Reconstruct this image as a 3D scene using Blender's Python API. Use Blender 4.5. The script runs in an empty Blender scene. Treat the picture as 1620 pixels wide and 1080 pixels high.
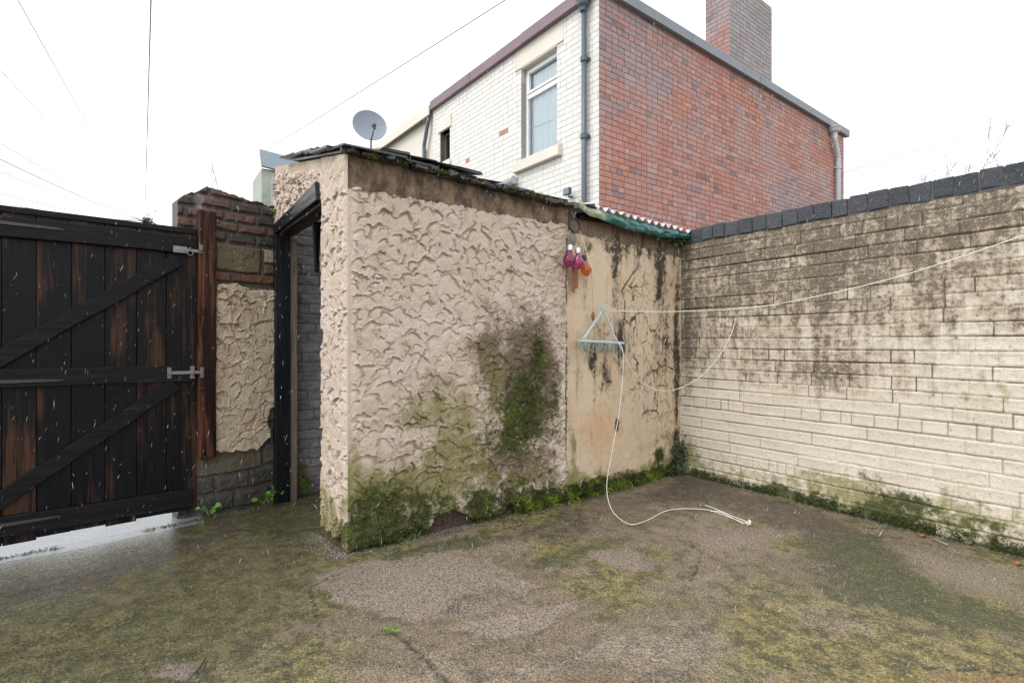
import bpy, math, random
import numpy as np
from mathutils import Matrix, Vector
random.seed(5)
RNG = np.random.default_rng(11)
scene = bpy.context.scene
COL = scene.collection
F0 = 810.0; HC = 1.1

# ------------------------------------------------------------------ noise
_T = np.random.default_rng(3).random((64, 256, 256)).astype(np.float64)
def vn(x, y, s=0):
    T = _T[s % 64]
    xi = np.floor(x).astype(int); yi = np.floor(y).astype(int)
    fx = x-xi; fy = y-yi
    fx = fx*fx*(3-2*fx); fy = fy*fy*(3-2*fy)
    a = T[xi & 255, yi & 255]; b = T[(xi+1) & 255, yi & 255]
    c = T[xi & 255, (yi+1) & 255]; d = T[(xi+1) & 255, (yi+1) & 255]
    return (a*(1-fx)+b*fx)*(1-fy)+(c*(1-fx)+d*fx)*fy
def fbm(x, y, s=0, o=4, g=.5):
    r = 0; a = 1; t = 0
    for i in range(o):
        r = r+a*vn(x*2**i+i*17.3, y*2**i+i*9.1, s+i); t += a; a *= g
    return r/t
def ss(a, b, x):
    t = np.clip((x-a)/(b-a), 0, 1); return t*t*(3-2*t)
def seg_dist(x, y, pts):
    d = np.full(np.shape(x), 1e9)
    for (ax, ay), (bx, by) in zip(pts[:-1], pts[1:]):
        vx, vy = bx-ax, by-ay; L = vx*vx+vy*vy+1e-12
        t = np.clip(((x-ax)*vx+(y-ay)*vy)/L, 0, 1)
        d = np.minimum(d, np.hypot(x-ax-t*vx, y-ay-t*vy))
    return d
def poly_sd(x, y, pts):
    d = seg_dist(x, y, list(pts)+[pts[0]])
    ins = np.zeros(np.shape(x), bool); n = len(pts)
    for i in range(n):
        (ax, ay), (bx, by) = pts[i], pts[(i+1) % n]
        c = ((ay > y) != (by > y)) & (x < (bx-ax)*(y-ay)/((by-ay) if abs(by-ay) > 1e-9 else 1e-9)+ax)
        ins ^= c
    return np.where(ins, -d, d)

# ------------------------------------------------------------------ frames: x along the wall (left to right as seen), y into it, z up
class Frame:
    def __init__(s, o, d, z=0.0):
        l = math.hypot(*d); s.o = o; s.d = (d[0]/l, d[1]/l)
        s.n = (-s.d[1], s.d[0])
        s.z = z
        s.M = Matrix(((s.d[0], s.n[0], 0, o[0]), (s.d[1], s.n[1], 0, o[1]), (0, 0, 1, z), (0, 0, 0, 1)))
    def hit(s, px, py, off=0.0):
        ox = s.o[0]-s.n[0]*off; oy = s.o[1]-s.n[1]*off
        r = (px-810)/F0
        t = (r*oy-ox)/(s.d[0]-r*s.d[1]); d = oy+s.d[1]*t
        return (t, HC+(540-py)/F0*d-s.z)
    def w(s, x, y, z): return s.M @ Vector((x, y, z))
def G(px, py, z=0.0):
    d = (HC-z)*F0/(py-540); return ((px-810)/F0*d, d)
def P3(px, py, d): return Vector(((px-810)/F0*d, d, HC+(540-py)/F0*d))

POC = (-.854, 2.660); PRC = (1.428, 4.284)
FL = Frame(POC, (.815, .580))                      # long face of the outhouse
PF = (-1.811, 3.932); LS = math.hypot(PF[0]-POC[0], PF[1]-POC[1])
FS = Frame(PF, (POC[0]-PF[0], POC[1]-PF[1]))       # door side of the outhouse
FR = Frame(PRC, (.583, -.812))                     # right boundary wall
GE = (-2.176, 3.533)
FG = Frame(GE, (PF[0]-GE[0], PF[1]-GE[1]))         # short wall by the gate
GL = 1.55
FGT = Frame((GE[0]-.752*GL, GE[1]-.659*GL), (.752, .659))   # gate, x = GL at the latch edge
CH = (1.056, 6.2)
HWL = 4.045
FW = Frame((CH[0]-.619*HWL, CH[1]+.786*HWL), (.619, -.786)) # painted side of the house, x = HWL at the corner
FB = Frame(CH, (.798, .603))                       # red brick side

# ------------------------------------------------------------------ mesh helpers
WM = {}
def place(o, parent, M):
    P = WM[parent.name] if parent else Matrix()
    W = M.copy() if M is not None else P.copy()
    o.matrix_basis = P.inverted() @ W; WM[o.name] = W
def link_mesh(name, V, F, mat, parent=None, attrs=None, smooth=False, M=None, colors=None):
    me = bpy.data.meshes.new(name)
    if isinstance(F, np.ndarray):
        n = F.shape[1]
        me.vertices.add(len(V)); me.vertices.foreach_set('co', np.asarray(V, np.float32).ravel())
        me.loops.add(F.size); me.loops.foreach_set('vertex_index', F.astype(np.int32).ravel())
        me.polygons.add(len(F)); me.polygons.foreach_set('loop_start', np.arange(0, F.size, n, dtype=np.int32))
        me.update(calc_edges=True)
    else:
        me.from_pydata([tuple(v) for v in V], [], F); me.update()
    for k, a in (attrs or {}).items():
        at = me.attributes.new(k, 'FLOAT', 'POINT'); at.data.foreach_set('value', np.asarray(a, np.float32).ravel())
    for k, a in (colors or {}).items():
        a = np.asarray(a, np.float32); a = np.concatenate([a, np.ones((len(a), 1), np.float32)], 1)
        at = me.attributes.new(k, 'FLOAT_COLOR', 'POINT'); at.data.foreach_set('color', a.ravel())
    if smooth is True: me.polygons.foreach_set('use_smooth', np.ones(len(me.polygons), bool))
    elif smooth is False: me.polygons.foreach_set('use_smooth', np.zeros(len(me.polygons), bool))
    elif isinstance(smooth, np.ndarray): me.polygons.foreach_set('use_smooth', smooth)
    me.materials.append(mat)
    o = bpy.data.objects.new(name, me); COL.objects.link(o)
    if parent: o.parent = parent
    place(o, parent, M)
    return o
def tag(o, label=None, cat=None, group=None, kind=None):
    if label: o['label'] = label
    if cat: o['category'] = cat
    if group: o['group'] = group
    if kind: o['kind'] = kind
    return o
def thing(name, label, cat, M=None, group=None, kind='thing'):
    o = bpy.data.objects.new(name, None); COL.objects.link(o); o.empty_display_size = .1
    place(o, None, M)
    return tag(o, label, cat, group, kind)

def relief(name, U, Z, H, thick, mat, parent=None, attrs=None, M=None):
    """solid slab whose front is the height field H (towards -y)"""
    nz, nu = U.shape
    V = np.stack([U, -H, Z], -1).reshape(-1, 3)
    idx = np.arange(nz*nu).reshape(nz, nu)
    Q = np.stack([idx[:-1, :-1], idx[:-1, 1:], idx[1:, 1:], idx[1:, :-1]], -1).reshape(-1, 4)
    ring = np.concatenate([idx[0, :-1], idx[:-1, -1], idx[-1, :0:-1], idx[:0:-1, 0]])
    rv = V[ring]; bv = rv.copy(); bv[:, 1] = thick
    n0 = len(V); n1 = n0+len(ring); m = len(ring)
    i = np.arange(m); j = (i+1) % m
    S = np.stack([n0+j, n0+i, n1+i, n1+j], -1)
    bt = idx[-1]; bb = idx[0]
    n2 = n1+m
    tb = np.concatenate([V[bb], V[bt]]); tb[:, 1] = thick
    k = np.arange(nu-1)
    B = np.stack([n2+k+1, n2+k, n2+nu+k, n2+nu+k+1], -1)
    VV = np.concatenate([V, rv, bv, tb]); FF = np.concatenate([Q, S, B])
    src = np.concatenate([np.arange(n0), ring, ring, bb, bt])
    at = {k2: np.asarray(a).reshape(-1)[src] for k2, a in (attrs or {}).items()}
    sm = np.zeros(len(FF), bool); sm[:len(Q)] = True
    return link_mesh(name, VV, FF, mat, parent, at, sm, M)
def grid(u0, u1, z0, z1, res):
    nu = max(2, int(round((u1-u0)/res))+1); nz = max(2, int(round((z1-z0)/res))+1)
    return np.meshgrid(np.linspace(u0, u1, nu), np.linspace(z0, z1, nz))

class MB:
    def __init__(s): s.V = []; s.F = []; s.T = []
    def add(s, vs, fs, tone=.5):
        n = len(s.V); s.V += [Vector(v) for v in vs]; s.F += [tuple(i+n for i in f) for f in fs]; s.T += [tone]*len(vs)
    def box(s, x0, x1, y0, y1, z0, z1, tone=.5, M=None, jit=0):
        vs = [Vector((x, y, z)) for z in (z0, z1) for (x, y) in ((x0, y0), (x1, y0), (x1, y1), (x0, y1))]
        if jit: vs = [v+Vector((random.uniform(-jit, jit), random.uniform(-jit, jit), random.uniform(-jit, jit))) for v in vs]
        if M is not None: vs = [M @ v for v in vs]
        s.add(vs, [(3, 2, 1, 0), (4, 5, 6, 7), (0, 1, 5, 4), (1, 2, 6, 5), (2, 3, 7, 6), (3, 0, 4, 7)], tone)
    def tube(s, pts, r, sides=8, tone=.5, cap=True):
        pts = [Vector(p) for p in pts]; n = len(pts)
        rs = r if isinstance(r, (list, tuple)) else [r]*n
        up = None; rings = []
        for i, p in enumerate(pts):
            t = (pts[min(i+1, n-1)]-pts[max(i-1, 0)]).normalized()
            if up is None:
                up = Vector((0, 0, 1)) if abs(t.z) < .9 else Vector((1, 0, 0))
            a = (up-t*up.dot(t)).normalized(); up = a; b = t.cross(a)
            rings.append([p+(a*math.cos(2*math.pi*k/sides)+b*math.sin(2*math.pi*k/sides))*rs[i] for k in range(sides)])
        vs = [v for rg in rings for v in rg]; fs = []
        for i in range(n-1):
            for k in range(sides):
                k2 = (k+1) % sides
                fs.append((i*sides+k, i*sides+k2, (i+1)*sides+k2, (i+1)*sides+k))
        if cap: fs += [tuple(range(sides))[::-1], tuple((n-1)*sides+k for k in range(sides))]
        s.add(vs, fs, tone)
    def lathe(s, prof, M=None, segs=20, tone=.5):
        vs = []; fs = []
        for (r, z) in prof:
            for k in range(segs):
                a = 2*math.pi*k/segs; vs.append(Vector((r*math.cos(a), r*math.sin(a), z)))
        if M is not None: vs = [M @ v for v in vs]
        for i in range(len(prof)-1):
            for k in range(segs):
                k2 = (k+1) % segs; fs.append((i*segs+k, i*segs+k2, (i+1)*segs+k2, (i+1)*segs+k))
        s.add(vs, fs, tone)
    def torus(s, R, r, M, segs=28, sides=8, tone=.5):
        pts = [M @ Vector((R*math.cos(a), 0, R*math.sin(a))) for a in [2*math.pi*k/segs for k in range(segs+1)]]
        s.tube(pts, r, sides, tone, cap=False)
    def leaf(s, p, d, n, L, W, tone=.5, bend=.25):
        d = Vector(d).normalized(); n = Vector(n); sd = d.cross(n)
        if sd.length < 1e-4: sd = d.cross(Vector((1, 0, .3)))
        sd.normalize(); n = sd.cross(d)
        p = Vector(p); m = p+d*L*.5+n*L*bend*.4; t = p+d*L-n*L*bend*.3
        q = p+d*L*.22+n*L*bend*.22; q2 = p+d*L*.78+n*L*bend*.1
        u = -n*W*.18
        vs = [p, q+sd*W*.42-u, m+sd*W*.5-u, q2+sd*W*.3-u, t, q2-sd*W*.3-u, m-sd*W*.5-u, q-sd*W*.42-u, q+u, m+u, q2+u]
        fs = [(0, 8, 1), (1, 8, 9, 2), (2, 9, 10, 3), (3, 10, 4), (0, 7, 8), (7, 6, 9, 8), (6, 5, 10, 9), (5, 4, 10)]
        s.add(vs, fs, tone)
    def build(s, name, mat, parent=None, smooth=False, M=None, bevel=0):
        o = link_mesh(name, s.V, s.F, mat, parent, {'tone': s.T}, smooth, M)
        if bevel:
            md = o.modifiers.new('edge', 'BEVEL'); md.width = bevel; md.segments = 2; md.limit_method = 'ANGLE'
        return o
def spline(pts, n=8):
    pts = [Vector(p) for p in pts]; P = [pts[0]*2-pts[1]]+pts+[pts[-1]*2-pts[-2]]; out = []
    for i in range(1, len(P)-2):
        a, b, c, d = P[i-1:i+3]
        for k in range(n):
            t = k/n
            out.append(.5*((2*b)+(c-a)*t+(2*a-5*b+4*c-d)*t*t+(3*b-a-3*c+d)*t**3))
    out.append(pts[-1]); return out

# ------------------------------------------------------------------ material helper
class Mat:
    def __init__(s, name):
        s.m = bpy.data.materials.new(name); s.m.use_nodes = True
        s.t = s.m.node_tree; s.b = s.t.nodes['Principled BSDF']; s._oc = None
    def nd(s, k): return s.t.nodes.new(k)
    def put(s, sock, v):
        if v is None: return
        if hasattr(v, 'is_output'): s.t.links.new(v, sock)
        else:
            if isinstance(v, (tuple, list)) and len(v) == 3 and sock.type == 'RGBA': v = (*v, 1)
            sock.default_value = v
    def oc(s):
        if s._oc is None: s._oc = s.nd('ShaderNodeTexCoord').outputs['Object']
        return s._oc
    def at(s, n):
        a = s.nd('ShaderNodeAttribute'); a.attribute_name = n; return a.outputs['Fac']
    def atc(s, n):
        a = s.nd('ShaderNodeAttribute'); a.attribute_name = n; return a.outputs['Color']
    def mp(s, scale=(1, 1, 1), rot=(0, 0, 0), vec=None):
        m = s.nd('ShaderNodeMapping'); s.put(m.inputs['Vector'], vec or s.oc()); m.inputs['Scale'].default_value = scale
        m.inputs['Rotation'].default_value = rot; return m.outputs[0]
    def noise(s, sc, det=4, rough=.55, vec=None, dist=0, col=False):
        n = s.nd('ShaderNodeTexNoise'); s.put(n.inputs['Vector'], vec or s.oc()); n.inputs['Scale'].default_value = sc
        n.inputs['Detail'].default_value = det; n.inputs['Roughness'].default_value = rough; n.inputs['Distortion'].default_value = dist
        return n.outputs['Color' if col else 'Fac']
    def vor(s, sc, feat='F1', vec=None, out='Distance', rnd=1):
        n = s.nd('ShaderNodeTexVoronoi'); n.feature = feat; s.put(n.inputs['Vector'], vec or s.oc()); n.inputs['Scale'].default_value = sc
        n.inputs['Randomness'].default_value = rnd
        return n.outputs[out]
    def mth(s, op, a, b=None, c=None, clamp=False):
        n = s.nd('ShaderNodeMath'); n.operation = op; n.use_clamp = clamp
        s.put(n.inputs[0], a); s.put(n.inputs[1], b); s.put(n.inputs[2], c); return n.outputs[0]
    def mul(s, a, b): return s.mth('MULTIPLY', a, b)
    def addm(s, a, b): return s.mth('ADD', a, b)
    def vadd(s, a, b):
        n = s.nd('ShaderNodeVectorMath'); n.operation = 'ADD'; s.put(n.inputs[0], a); s.put(n.inputs[1], b); return n.outputs[0]
    def vscale(s, a, k):
        n = s.nd('ShaderNodeVectorMath'); n.operation = 'SCALE'; s.put(n.inputs[0], a); n.inputs['Scale'].default_value = k; return n.outputs[0]
    def rg(s, v, a, b, c=0., d=1., smooth=True):
        n = s.nd('ShaderNodeMapRange'); n.interpolation_type = 'SMOOTHSTEP' if smooth else 'LINEAR'
        s.put(n.inputs[0], v)
        for i, x in enumerate((a, b, c, d)): n.inputs[i+1].default_value = x
        return n.outputs[0]
    def mix(s, f, a, b, mode='MIX'):
        n = s.nd('ShaderNodeMix'); n.data_type = 'RGBA'; n.blend_type = mode; n.clamp_factor = True
        s.put(n.inputs[0], f); s.put(n.inputs[6], a); s.put(n.inputs[7], b); return n.outputs[2]
    def bump(s, h, strength=.5, dist=.01, nrm=None):
        n = s.nd('ShaderNodeBump'); s.put(n.inputs['Height'], h); n.inputs['Strength'].default_value = strength
        n.inputs['Distance'].default_value = dist; s.put(n.inputs['Normal'], nrm); return n.outputs[0]
    def done(s, col=None, rough=None, nrm=None, spec=None, metal=None, **k):
        b = s.b.inputs
        s.put(b['Base Color'], col); s.put(b['Roughness'], rough); s.put(b['Normal'], nrm)
        s.put(b['Specular IOR Level'], spec); s.put(b['Metallic'], metal)
        for q, v in k.items(): s.put(b[q.replace('_', ' ')], v)
        return s.m
def plain(name, c, rough=.6, var=.25, sc=30, metal=0, bump=.15, spec=.5):
    m = Mat(name); n = m.noise(sc, 5); n2 = m.noise(sc*.13, 3)
    d = tuple(x*(1-var) for x in c); l = tuple(min(1, x*(1+var)) for x in c)
    col = m.mix(m.rg(n2, .3, .7), m.mix(n, d, l), m.mix(n, c, d))
    return m.done(col, m.rg(n, .3, .7, rough*.85, min(1, rough*1.15)), m.bump(n, bump, .004), spec, metal)

MATS = {}
# --- ground
def mat_ground():
    m = Mat('wet_concrete'); a = m.at
    f = m.noise(150, 4, .75); f2 = m.noise(60, 4, .65); f3 = m.noise(11, 5, .6); f4 = m.noise(2.3, 5, .6); fm = m.noise(26, 4, .65); fs = m.noise(105, 3, .7); ck = m.vor(150, 'F1', out='Color')
    J = m.addm(m.mul(m.addm(fs, -.5), 1.5), m.addm(m.mul(m.addm(fm, -.5), 1.1), m.mul(m.addm(f3, -.5), .7)))
    def msk(n, lo, hi, top): return m.rg(m.addm(a(n), J), lo, hi, 0, top)
    base = m.mix(m.rg(f4, .35, .65), (.135, .104, .07), (.19, .152, .108))
    base = m.mix(m.rg(f3, .45, .68, 0, .75), base, (.075, .058, .04))
    base = m.mix(m.rg(fm, .52, .72, 0, .4), base, (.28, .235, .175))
    alg = m.mix(m.rg(m.addm(m.mul(fm, .5), m.mul(f3, .5)), .40, .60), m.mix(a('wet'), (.20, .165, .058), (.115, .105, .042)), (.055, .056, .021))
    base = m.mix(msk('algae', .2, .78, .9), base, alg)
    base = m.mix(msk('green', .25, .85, .88), base, m.mix(f2, (.02, .026, .011), (.075, .082, .028)))
    base = m.mix(msk('pink', .2, .8, .78), base, m.mix(f3, (.165, .13, .105), (.245, .20, .165)))
    base = m.mix(msk('dark', .25, .85, .82), base, (.055, .043, .033))
    base = m.mix(msk('orange', .35, .8, .7), base, (.22, .13, .06))
    base = m.mix(msk('teal', .5, .9, .55), base, (.05, .14, .125))
    # aggregate grain
    g = m.rg(f, .34, .68, .30, 1.72); base = m.mix(1., base, g, 'MULTIPLY')
    sep = m.nd('ShaderNodeSeparateColor'); m.put(sep.inputs[0], ck)
    grit = m.rg(sep.outputs[0], .86, .97); base = m.mix(m.mul(grit, m.rg(f2, .40, .7, 0, .6)), base, (.38, .33, .24))
    gritd = m.rg(sep.outputs[1], .84, .97); base = m.mix(m.rg(m.noise(6.5, 5, .7), .56, .72, 0, .55), base, (.06, .05, .036))
    base = m.mix(m.mul(gritd, .55), base, (.025, .022, .016))
    # scuffs and white flecks
    sc = m.noise(95, 4, .8, m.mp((.7, 1.2, 1), (0, 0, -.3)))
    base = m.mix(m.mul(m.rg(sc, .50, .68), m.rg(m.addm(a('pale'), m.mul(m.addm(fm, -.5), 1.6)), .3, .9, 0, .8)), base, (.42, .44, .42))
    fl = m.vor(9, 'F1'); fl2 = m.vor(31, 'F1')
    base = m.mix(m.mul(m.rg(fl2, .05, .09, 1, 0), m.rg(m.noise(5, 2), .56, .62)), base, (.55, .53, .48))
    base = m.mix(m.mul(a('crack'), .9), base, (.015, .013, .010))
    base = m.mix(m.mul(a('wet'), .35), base, (.03, .032, .034))
    base = m.mix(m.rg(m.addm(a('sill_sheen'), m.mul(m.addm(f3, -.5), .5)), .4, .6, 0, .9), base, m.mix(f2, (.13, .145, .16), (.27, .29, .315)))  # pale blue-grey strip under the gate, a sky reflection put into the colour
    w = m.rg(m.addm(a('wet'), m.mul(m.addm(f3, -.5), .7)), .1, .9)
    r = m.mth('SUBTRACT', m.rg(f2, .3, .7, .42, .72), m.mul(w, .36))
    h = m.addm(m.mul(f, .6), m.addm(m.mul(f2, 1.1), m.mul(grit, .5)))
    return m.done(base, r, m.bump(h, .35, .005), .5)
# --- scallop render
def mat_stucco(cavity=True):
    m = Mat('trowelled_render'); a = m.at
    f = m.noise(130, 4, .65); f2 = m.noise(38, 5, .65); f3 = m.noise(8, 5, .6); f4 = m.noise(2.2, 4, .6)
    st = m.noise(7, 6, .68, m.mp((1.6, 1.6, .8)))
    base = m.mix(m.rg(f4, .35, .65), (.555, .445, .36), (.60, .50, .425))
    base = m.mix(m.rg(f3, .45, .72, 0, .6), base, (.43, .33, .26))
    base = m.mix(m.rg(f2, .58, .75, 0, .5), base, (.66, .57, .49))
    base = m.mix(m.rg(m.noise(70, 2, .6), .68, .75, 0, .5), base, (.16, .12, .09))
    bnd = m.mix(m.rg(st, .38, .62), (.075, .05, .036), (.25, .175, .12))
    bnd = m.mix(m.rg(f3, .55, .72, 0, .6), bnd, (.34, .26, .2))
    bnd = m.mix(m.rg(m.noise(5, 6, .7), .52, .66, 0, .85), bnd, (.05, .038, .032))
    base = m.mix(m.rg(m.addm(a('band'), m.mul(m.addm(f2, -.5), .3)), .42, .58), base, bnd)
    base = m.mix(m.rg(m.addm(a('damp'), m.mul(m.addm(f3, -.5), 1.2)), .3, .85, 0, .7), base, m.mix(f2, (.32, .26, .16), (.42, .34, .23)))
    base = m.mix(m.rg(m.addm(a('grime'), m.addm(m.mul(m.addm(f3, -.5), 1.5), m.mul(m.addm(f2, -.5), .9))), .3, .95, 0, .88), base, m.mix(f2, (.055, .038, .025), (.17, .115, .075)))
    base = m.mix(m.rg(m.addm(a('algae'), m.addm(m.mul(m.addm(f3, -.5), 1.7), m.mul(m.addm(f2, -.5), 1.0))), .3, .95, 0, .8), base, m.mix(f2, (.12, .115, .035), (.28, .26, .09)))
    base = m.mix(m.rg(m.addm(a('moss'), m.addm(m.mul(m.addm(f3, -.5), 2.2), m.mul(m.addm(f2, -.5), 1.6))), .40, 1.0, 0, .92), base, m.mix(f2, (.018, .02, .008), (.10, .11, .028)))
    base = m.mix(m.rg(m.addm(a('brick'), m.mul(m.addm(f2, -.5), .3)), .4, .6), base, m.mix(f3, (.09, .045, .03), (.07, .06, .05)))
    base = m.mix(m.mul(a('crack'), .85), base, (.02, .016, .012))
    base = m.mix(1., base, m.rg(f, .3, .7, .84, 1.14), 'MULTIPLY')
    gr = m.noise(260, 2, .6)
    return m.done(base, .82, m.bump(m.addm(m.addm(f, gr), m.mul(f2, 1.6)), .75, .0035), .3)
# --- painted garden wall
def mat_garden():
    m = Mat('stained_cream_brick'); a = m.at
    f = m.noise(140, 4, .65); f2 = m.noise(34, 5, .7); f3 = m.noise(9, 6, .65); f4 = m.noise(1.7, 4, .6)
    st = m.noise(7, 6, .68, m.mp((2.2, 1, .28))); bl = m.noise(16, 6, .75)
    base = m.mix(m.rg(f4, .35, .65), (.58, .52, .43), (.63, .575, .485))
    base = m.mix(m.rg(a('tone'), 0, 1, 0, .5), base, (.53, .465, .365))
    base = m.mix(m.rg(f3, .5, .72, 0, .5), base, (.50, .44, .34))
    d = m.addm(a('dirt'), m.addm(m.mul(m.addm(st, -.5), 1.3), m.addm(m.mul(m.addm(bl, -.5), 1.2), m.mul(m.addm(f2, -.5), .6))))
    base = m.mix(m.rg(d, .3, .8, 0, .72), base, m.mix(f2, (.21, .16, .105), (.33, .26, .18)))
    base = m.mix(m.rg(m.addm(d, m.mul(m.addm(f2, -.5), 1.2)), .62, 1.0, 0, .85), base, m.mix(f2, (.05, .04, .032), (.13, .102, .075)))
    base = m.mix(m.mul(m.rg(m.noise(95, 3, .7), .56, .68), m.rg(d, .35, .6, 0, .75)), base, (.60, .51, .37))
    base = m.mix(m.mul(m.rg(m.noise(60, 3, .7), .60, .72), .7), base, (.20, .16, .12))
    j = m.rg(m.addm(a('joint'), m.mul(m.addm(bl, -.5), .6)), .35, .9)
    base = m.mix(m.mul(j, m.rg(a('dirt'), .0, .5, .34, .92)), base, (.085, .068, .052))
    base = m.mix(m.rg(m.addm(a('algae'), m.mul(m.addm(bl, -.5), 1.6)), .42, .8, 0, .85), base, m.mix(f2, (.155, .15, .05), (.31, .28, .12)))
    base = m.mix(m.rg(m.addm(a('moss'), m.addm(m.mul(m.addm(bl, -.5), 1.8), m.mul(m.addm(f2, -.5), .9))), .42, .85, 0, .92), base, m.mix(f2, (.025, .03, .011), (.095, .10, .03)))
    base = m.mix(1., base, m.rg(f, .3, .7, .88, 1.1), 'MULTIPLY')
    return m.done(base, .78, m.bump(m.addm(f, m.mul(f2, 1.5)), .55, .0035), .3)
# --- smooth stained render
def mat_smooth():
    m = Mat('mouldy_smooth_render'); a = m.at
    f = m.noise(140, 4, .65); f2 = m.noise(34, 5, .7); f3 = m.noise(8, 6, .65); f4 = m.noise(2.0, 4, .6)
    st = m.noise(6, 6, .68, m.mp((2.4, 1, .36))); bl = m.noise(14, 6, .75)
    base = m.mix(m.rg(f4, .35, .65), (.60, .455, .31), (.62, .50, .37))
    base = m.mix(m.rg(f3, .45, .72, 0, .6), base, (.50, .385, .26))
    base = m.mix(m.rg(st, .5, .7, 0, .5), base, (.42, .33, .22))
    base = m.mix(m.rg(m.addm(a('peach'), m.mul(m.addm(f3, -.5), .6)), .3, .8, 0, .7), base, (.58, .37, .20))
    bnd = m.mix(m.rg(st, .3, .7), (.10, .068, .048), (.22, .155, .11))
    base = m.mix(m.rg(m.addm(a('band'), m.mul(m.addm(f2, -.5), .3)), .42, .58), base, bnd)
    # branching cracks with black growth
    wv = m.vadd(m.oc(), m.vscale(m.vadd(m.noise(7, 4, .6, col=True), (-.5, -.5, -.5)), .17))
    v1 = m.vor(5.2, 'DISTANCE_TO_EDGE', m.mp((1.15, .01, .75), vec=wv)); v2 = m.vor(10.5, 'DISTANCE_TO_EDGE', m.mp((1, .01, .8), vec=wv))
    wid = m.mth('SUBTRACT', m.mul(f2, .10), .028)
    vein = m.mth('LESS_THAN', v1, wid); vein = m.rg(m.mth('SUBTRACT', v1, wid), -.012, .018, 1, 0)
    vein2 = m.rg(m.mth('SUBTRACT', v2, m.mul(f2, .055)), -.01, .02, .55, 0)
    vm = m.mul(m.rg(m.addm(a('vein'), m.mul(m.addm(f3, -.5), 1.6)), .2, .85), m.rg(m.noise(6.5, 3, .6), .36, .54))
    base = m.mix(m.mul(m.mth('MAXIMUM', vein, vein2), vm), base, m.mix(f2, (.03, .026, .018), (.10, .085, .06)))
    d = m.addm(a('dirt'), m.addm(m.mul(m.addm(st, -.5), 1.6), m.mul(m.addm(bl, -.5), 1.4)))
    d = m.addm(d, m.mul(m.addm(f2, -.5), .5))
    base = m.mix(m.rg(d, .35, .9, 0, .75), base, m.mix(f2, (.16, .125, .085), (.25, .195, .135)))
    base = m.mix(m.rg(m.addm(d, m.mul(m.addm(f2, -.5), .9)), .68, .95, 0, .92), base, (.04, .033, .026))
    base = m.mix(m.rg(m.addm(a('algae'), m.mul(m.addm(bl, -.5), 1.4)), .42, .8, 0, .85), base, m.mix(f2, (.12, .125, .03), (.28, .26, .09)))
    base = m.mix(m.rg(m.addm(a('moss'), m.mul(m.addm(bl, -.5), 1.2)), .45, .75, 0, .95), base, m.mix(f2, (.014, .02, .006), (.06, .075, .018)))
    base = m.mix(m.mul(a('crack'), .9), base, (.02, .017, .013))
    base = m.mix(1., base, m.rg(f, .3, .7, .88, 1.1), 'MULTIPLY')
    return m.done(base, .8, m.bump(m.addm(f, m.mul(f2, 1.5)), .35, .003), .3)
# --- gate-side stone and brick wall
def mat_rubble():
    m = Mat('old_brick_and_stone'); a = m.at
    f = m.noise(130, 4, .65); f2 = m.noise(34, 5, .7); f3 = m.noise(9, 6, .65); bl = m.noise(22, 5, .75)
    c = m.atc('col')
    c = m.mix(m.rg(f3, .35, .7, 0, .65), c, m.mix(.5, c, (.03, .026, .024)))
    c = m.mix(m.mul(m.rg(bl, .5, .7), .55), c, m.mix(f2, (.05, .042, .036), (.22, .19, .16)))
    pl = m.mix(m.rg(f3, .35, .7), (.47, .365, .255), (.60, .50, .38))
    pl = m.mix(m.rg(f2, .55, .75, 0, .6), pl, (.33, .25, .17))
    c = m.mix(m.rg(m.addm(a('plaster'), m.mul(m.addm(f2, -.5), .25)), .4, .6), c, pl)
    c = m.mix(m.mul(m.rg(a('joint'), .3, .8), m.mth('SUBTRACT', 1., a('plaster'))), c, m.mix(f2, (.03, .027, .024), (.14, .125, .105)))
    c = m.mix(m.rg(m.addm(a('moss'), m.mul(m.addm(bl, -.5), 1.3)), .42, .8, 0, .8), c, m.mix(f2, (.035, .035, .014), (.09, .085, .03)))
    c = m.mix(1., c, m.rg(f, .3, .7, .7, 1.3), 'MULTIPLY')
    return m.done(c, .6, m.bump(m.addm(f, m.mul(f2, 1.8)), .6, .005), .45)
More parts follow.
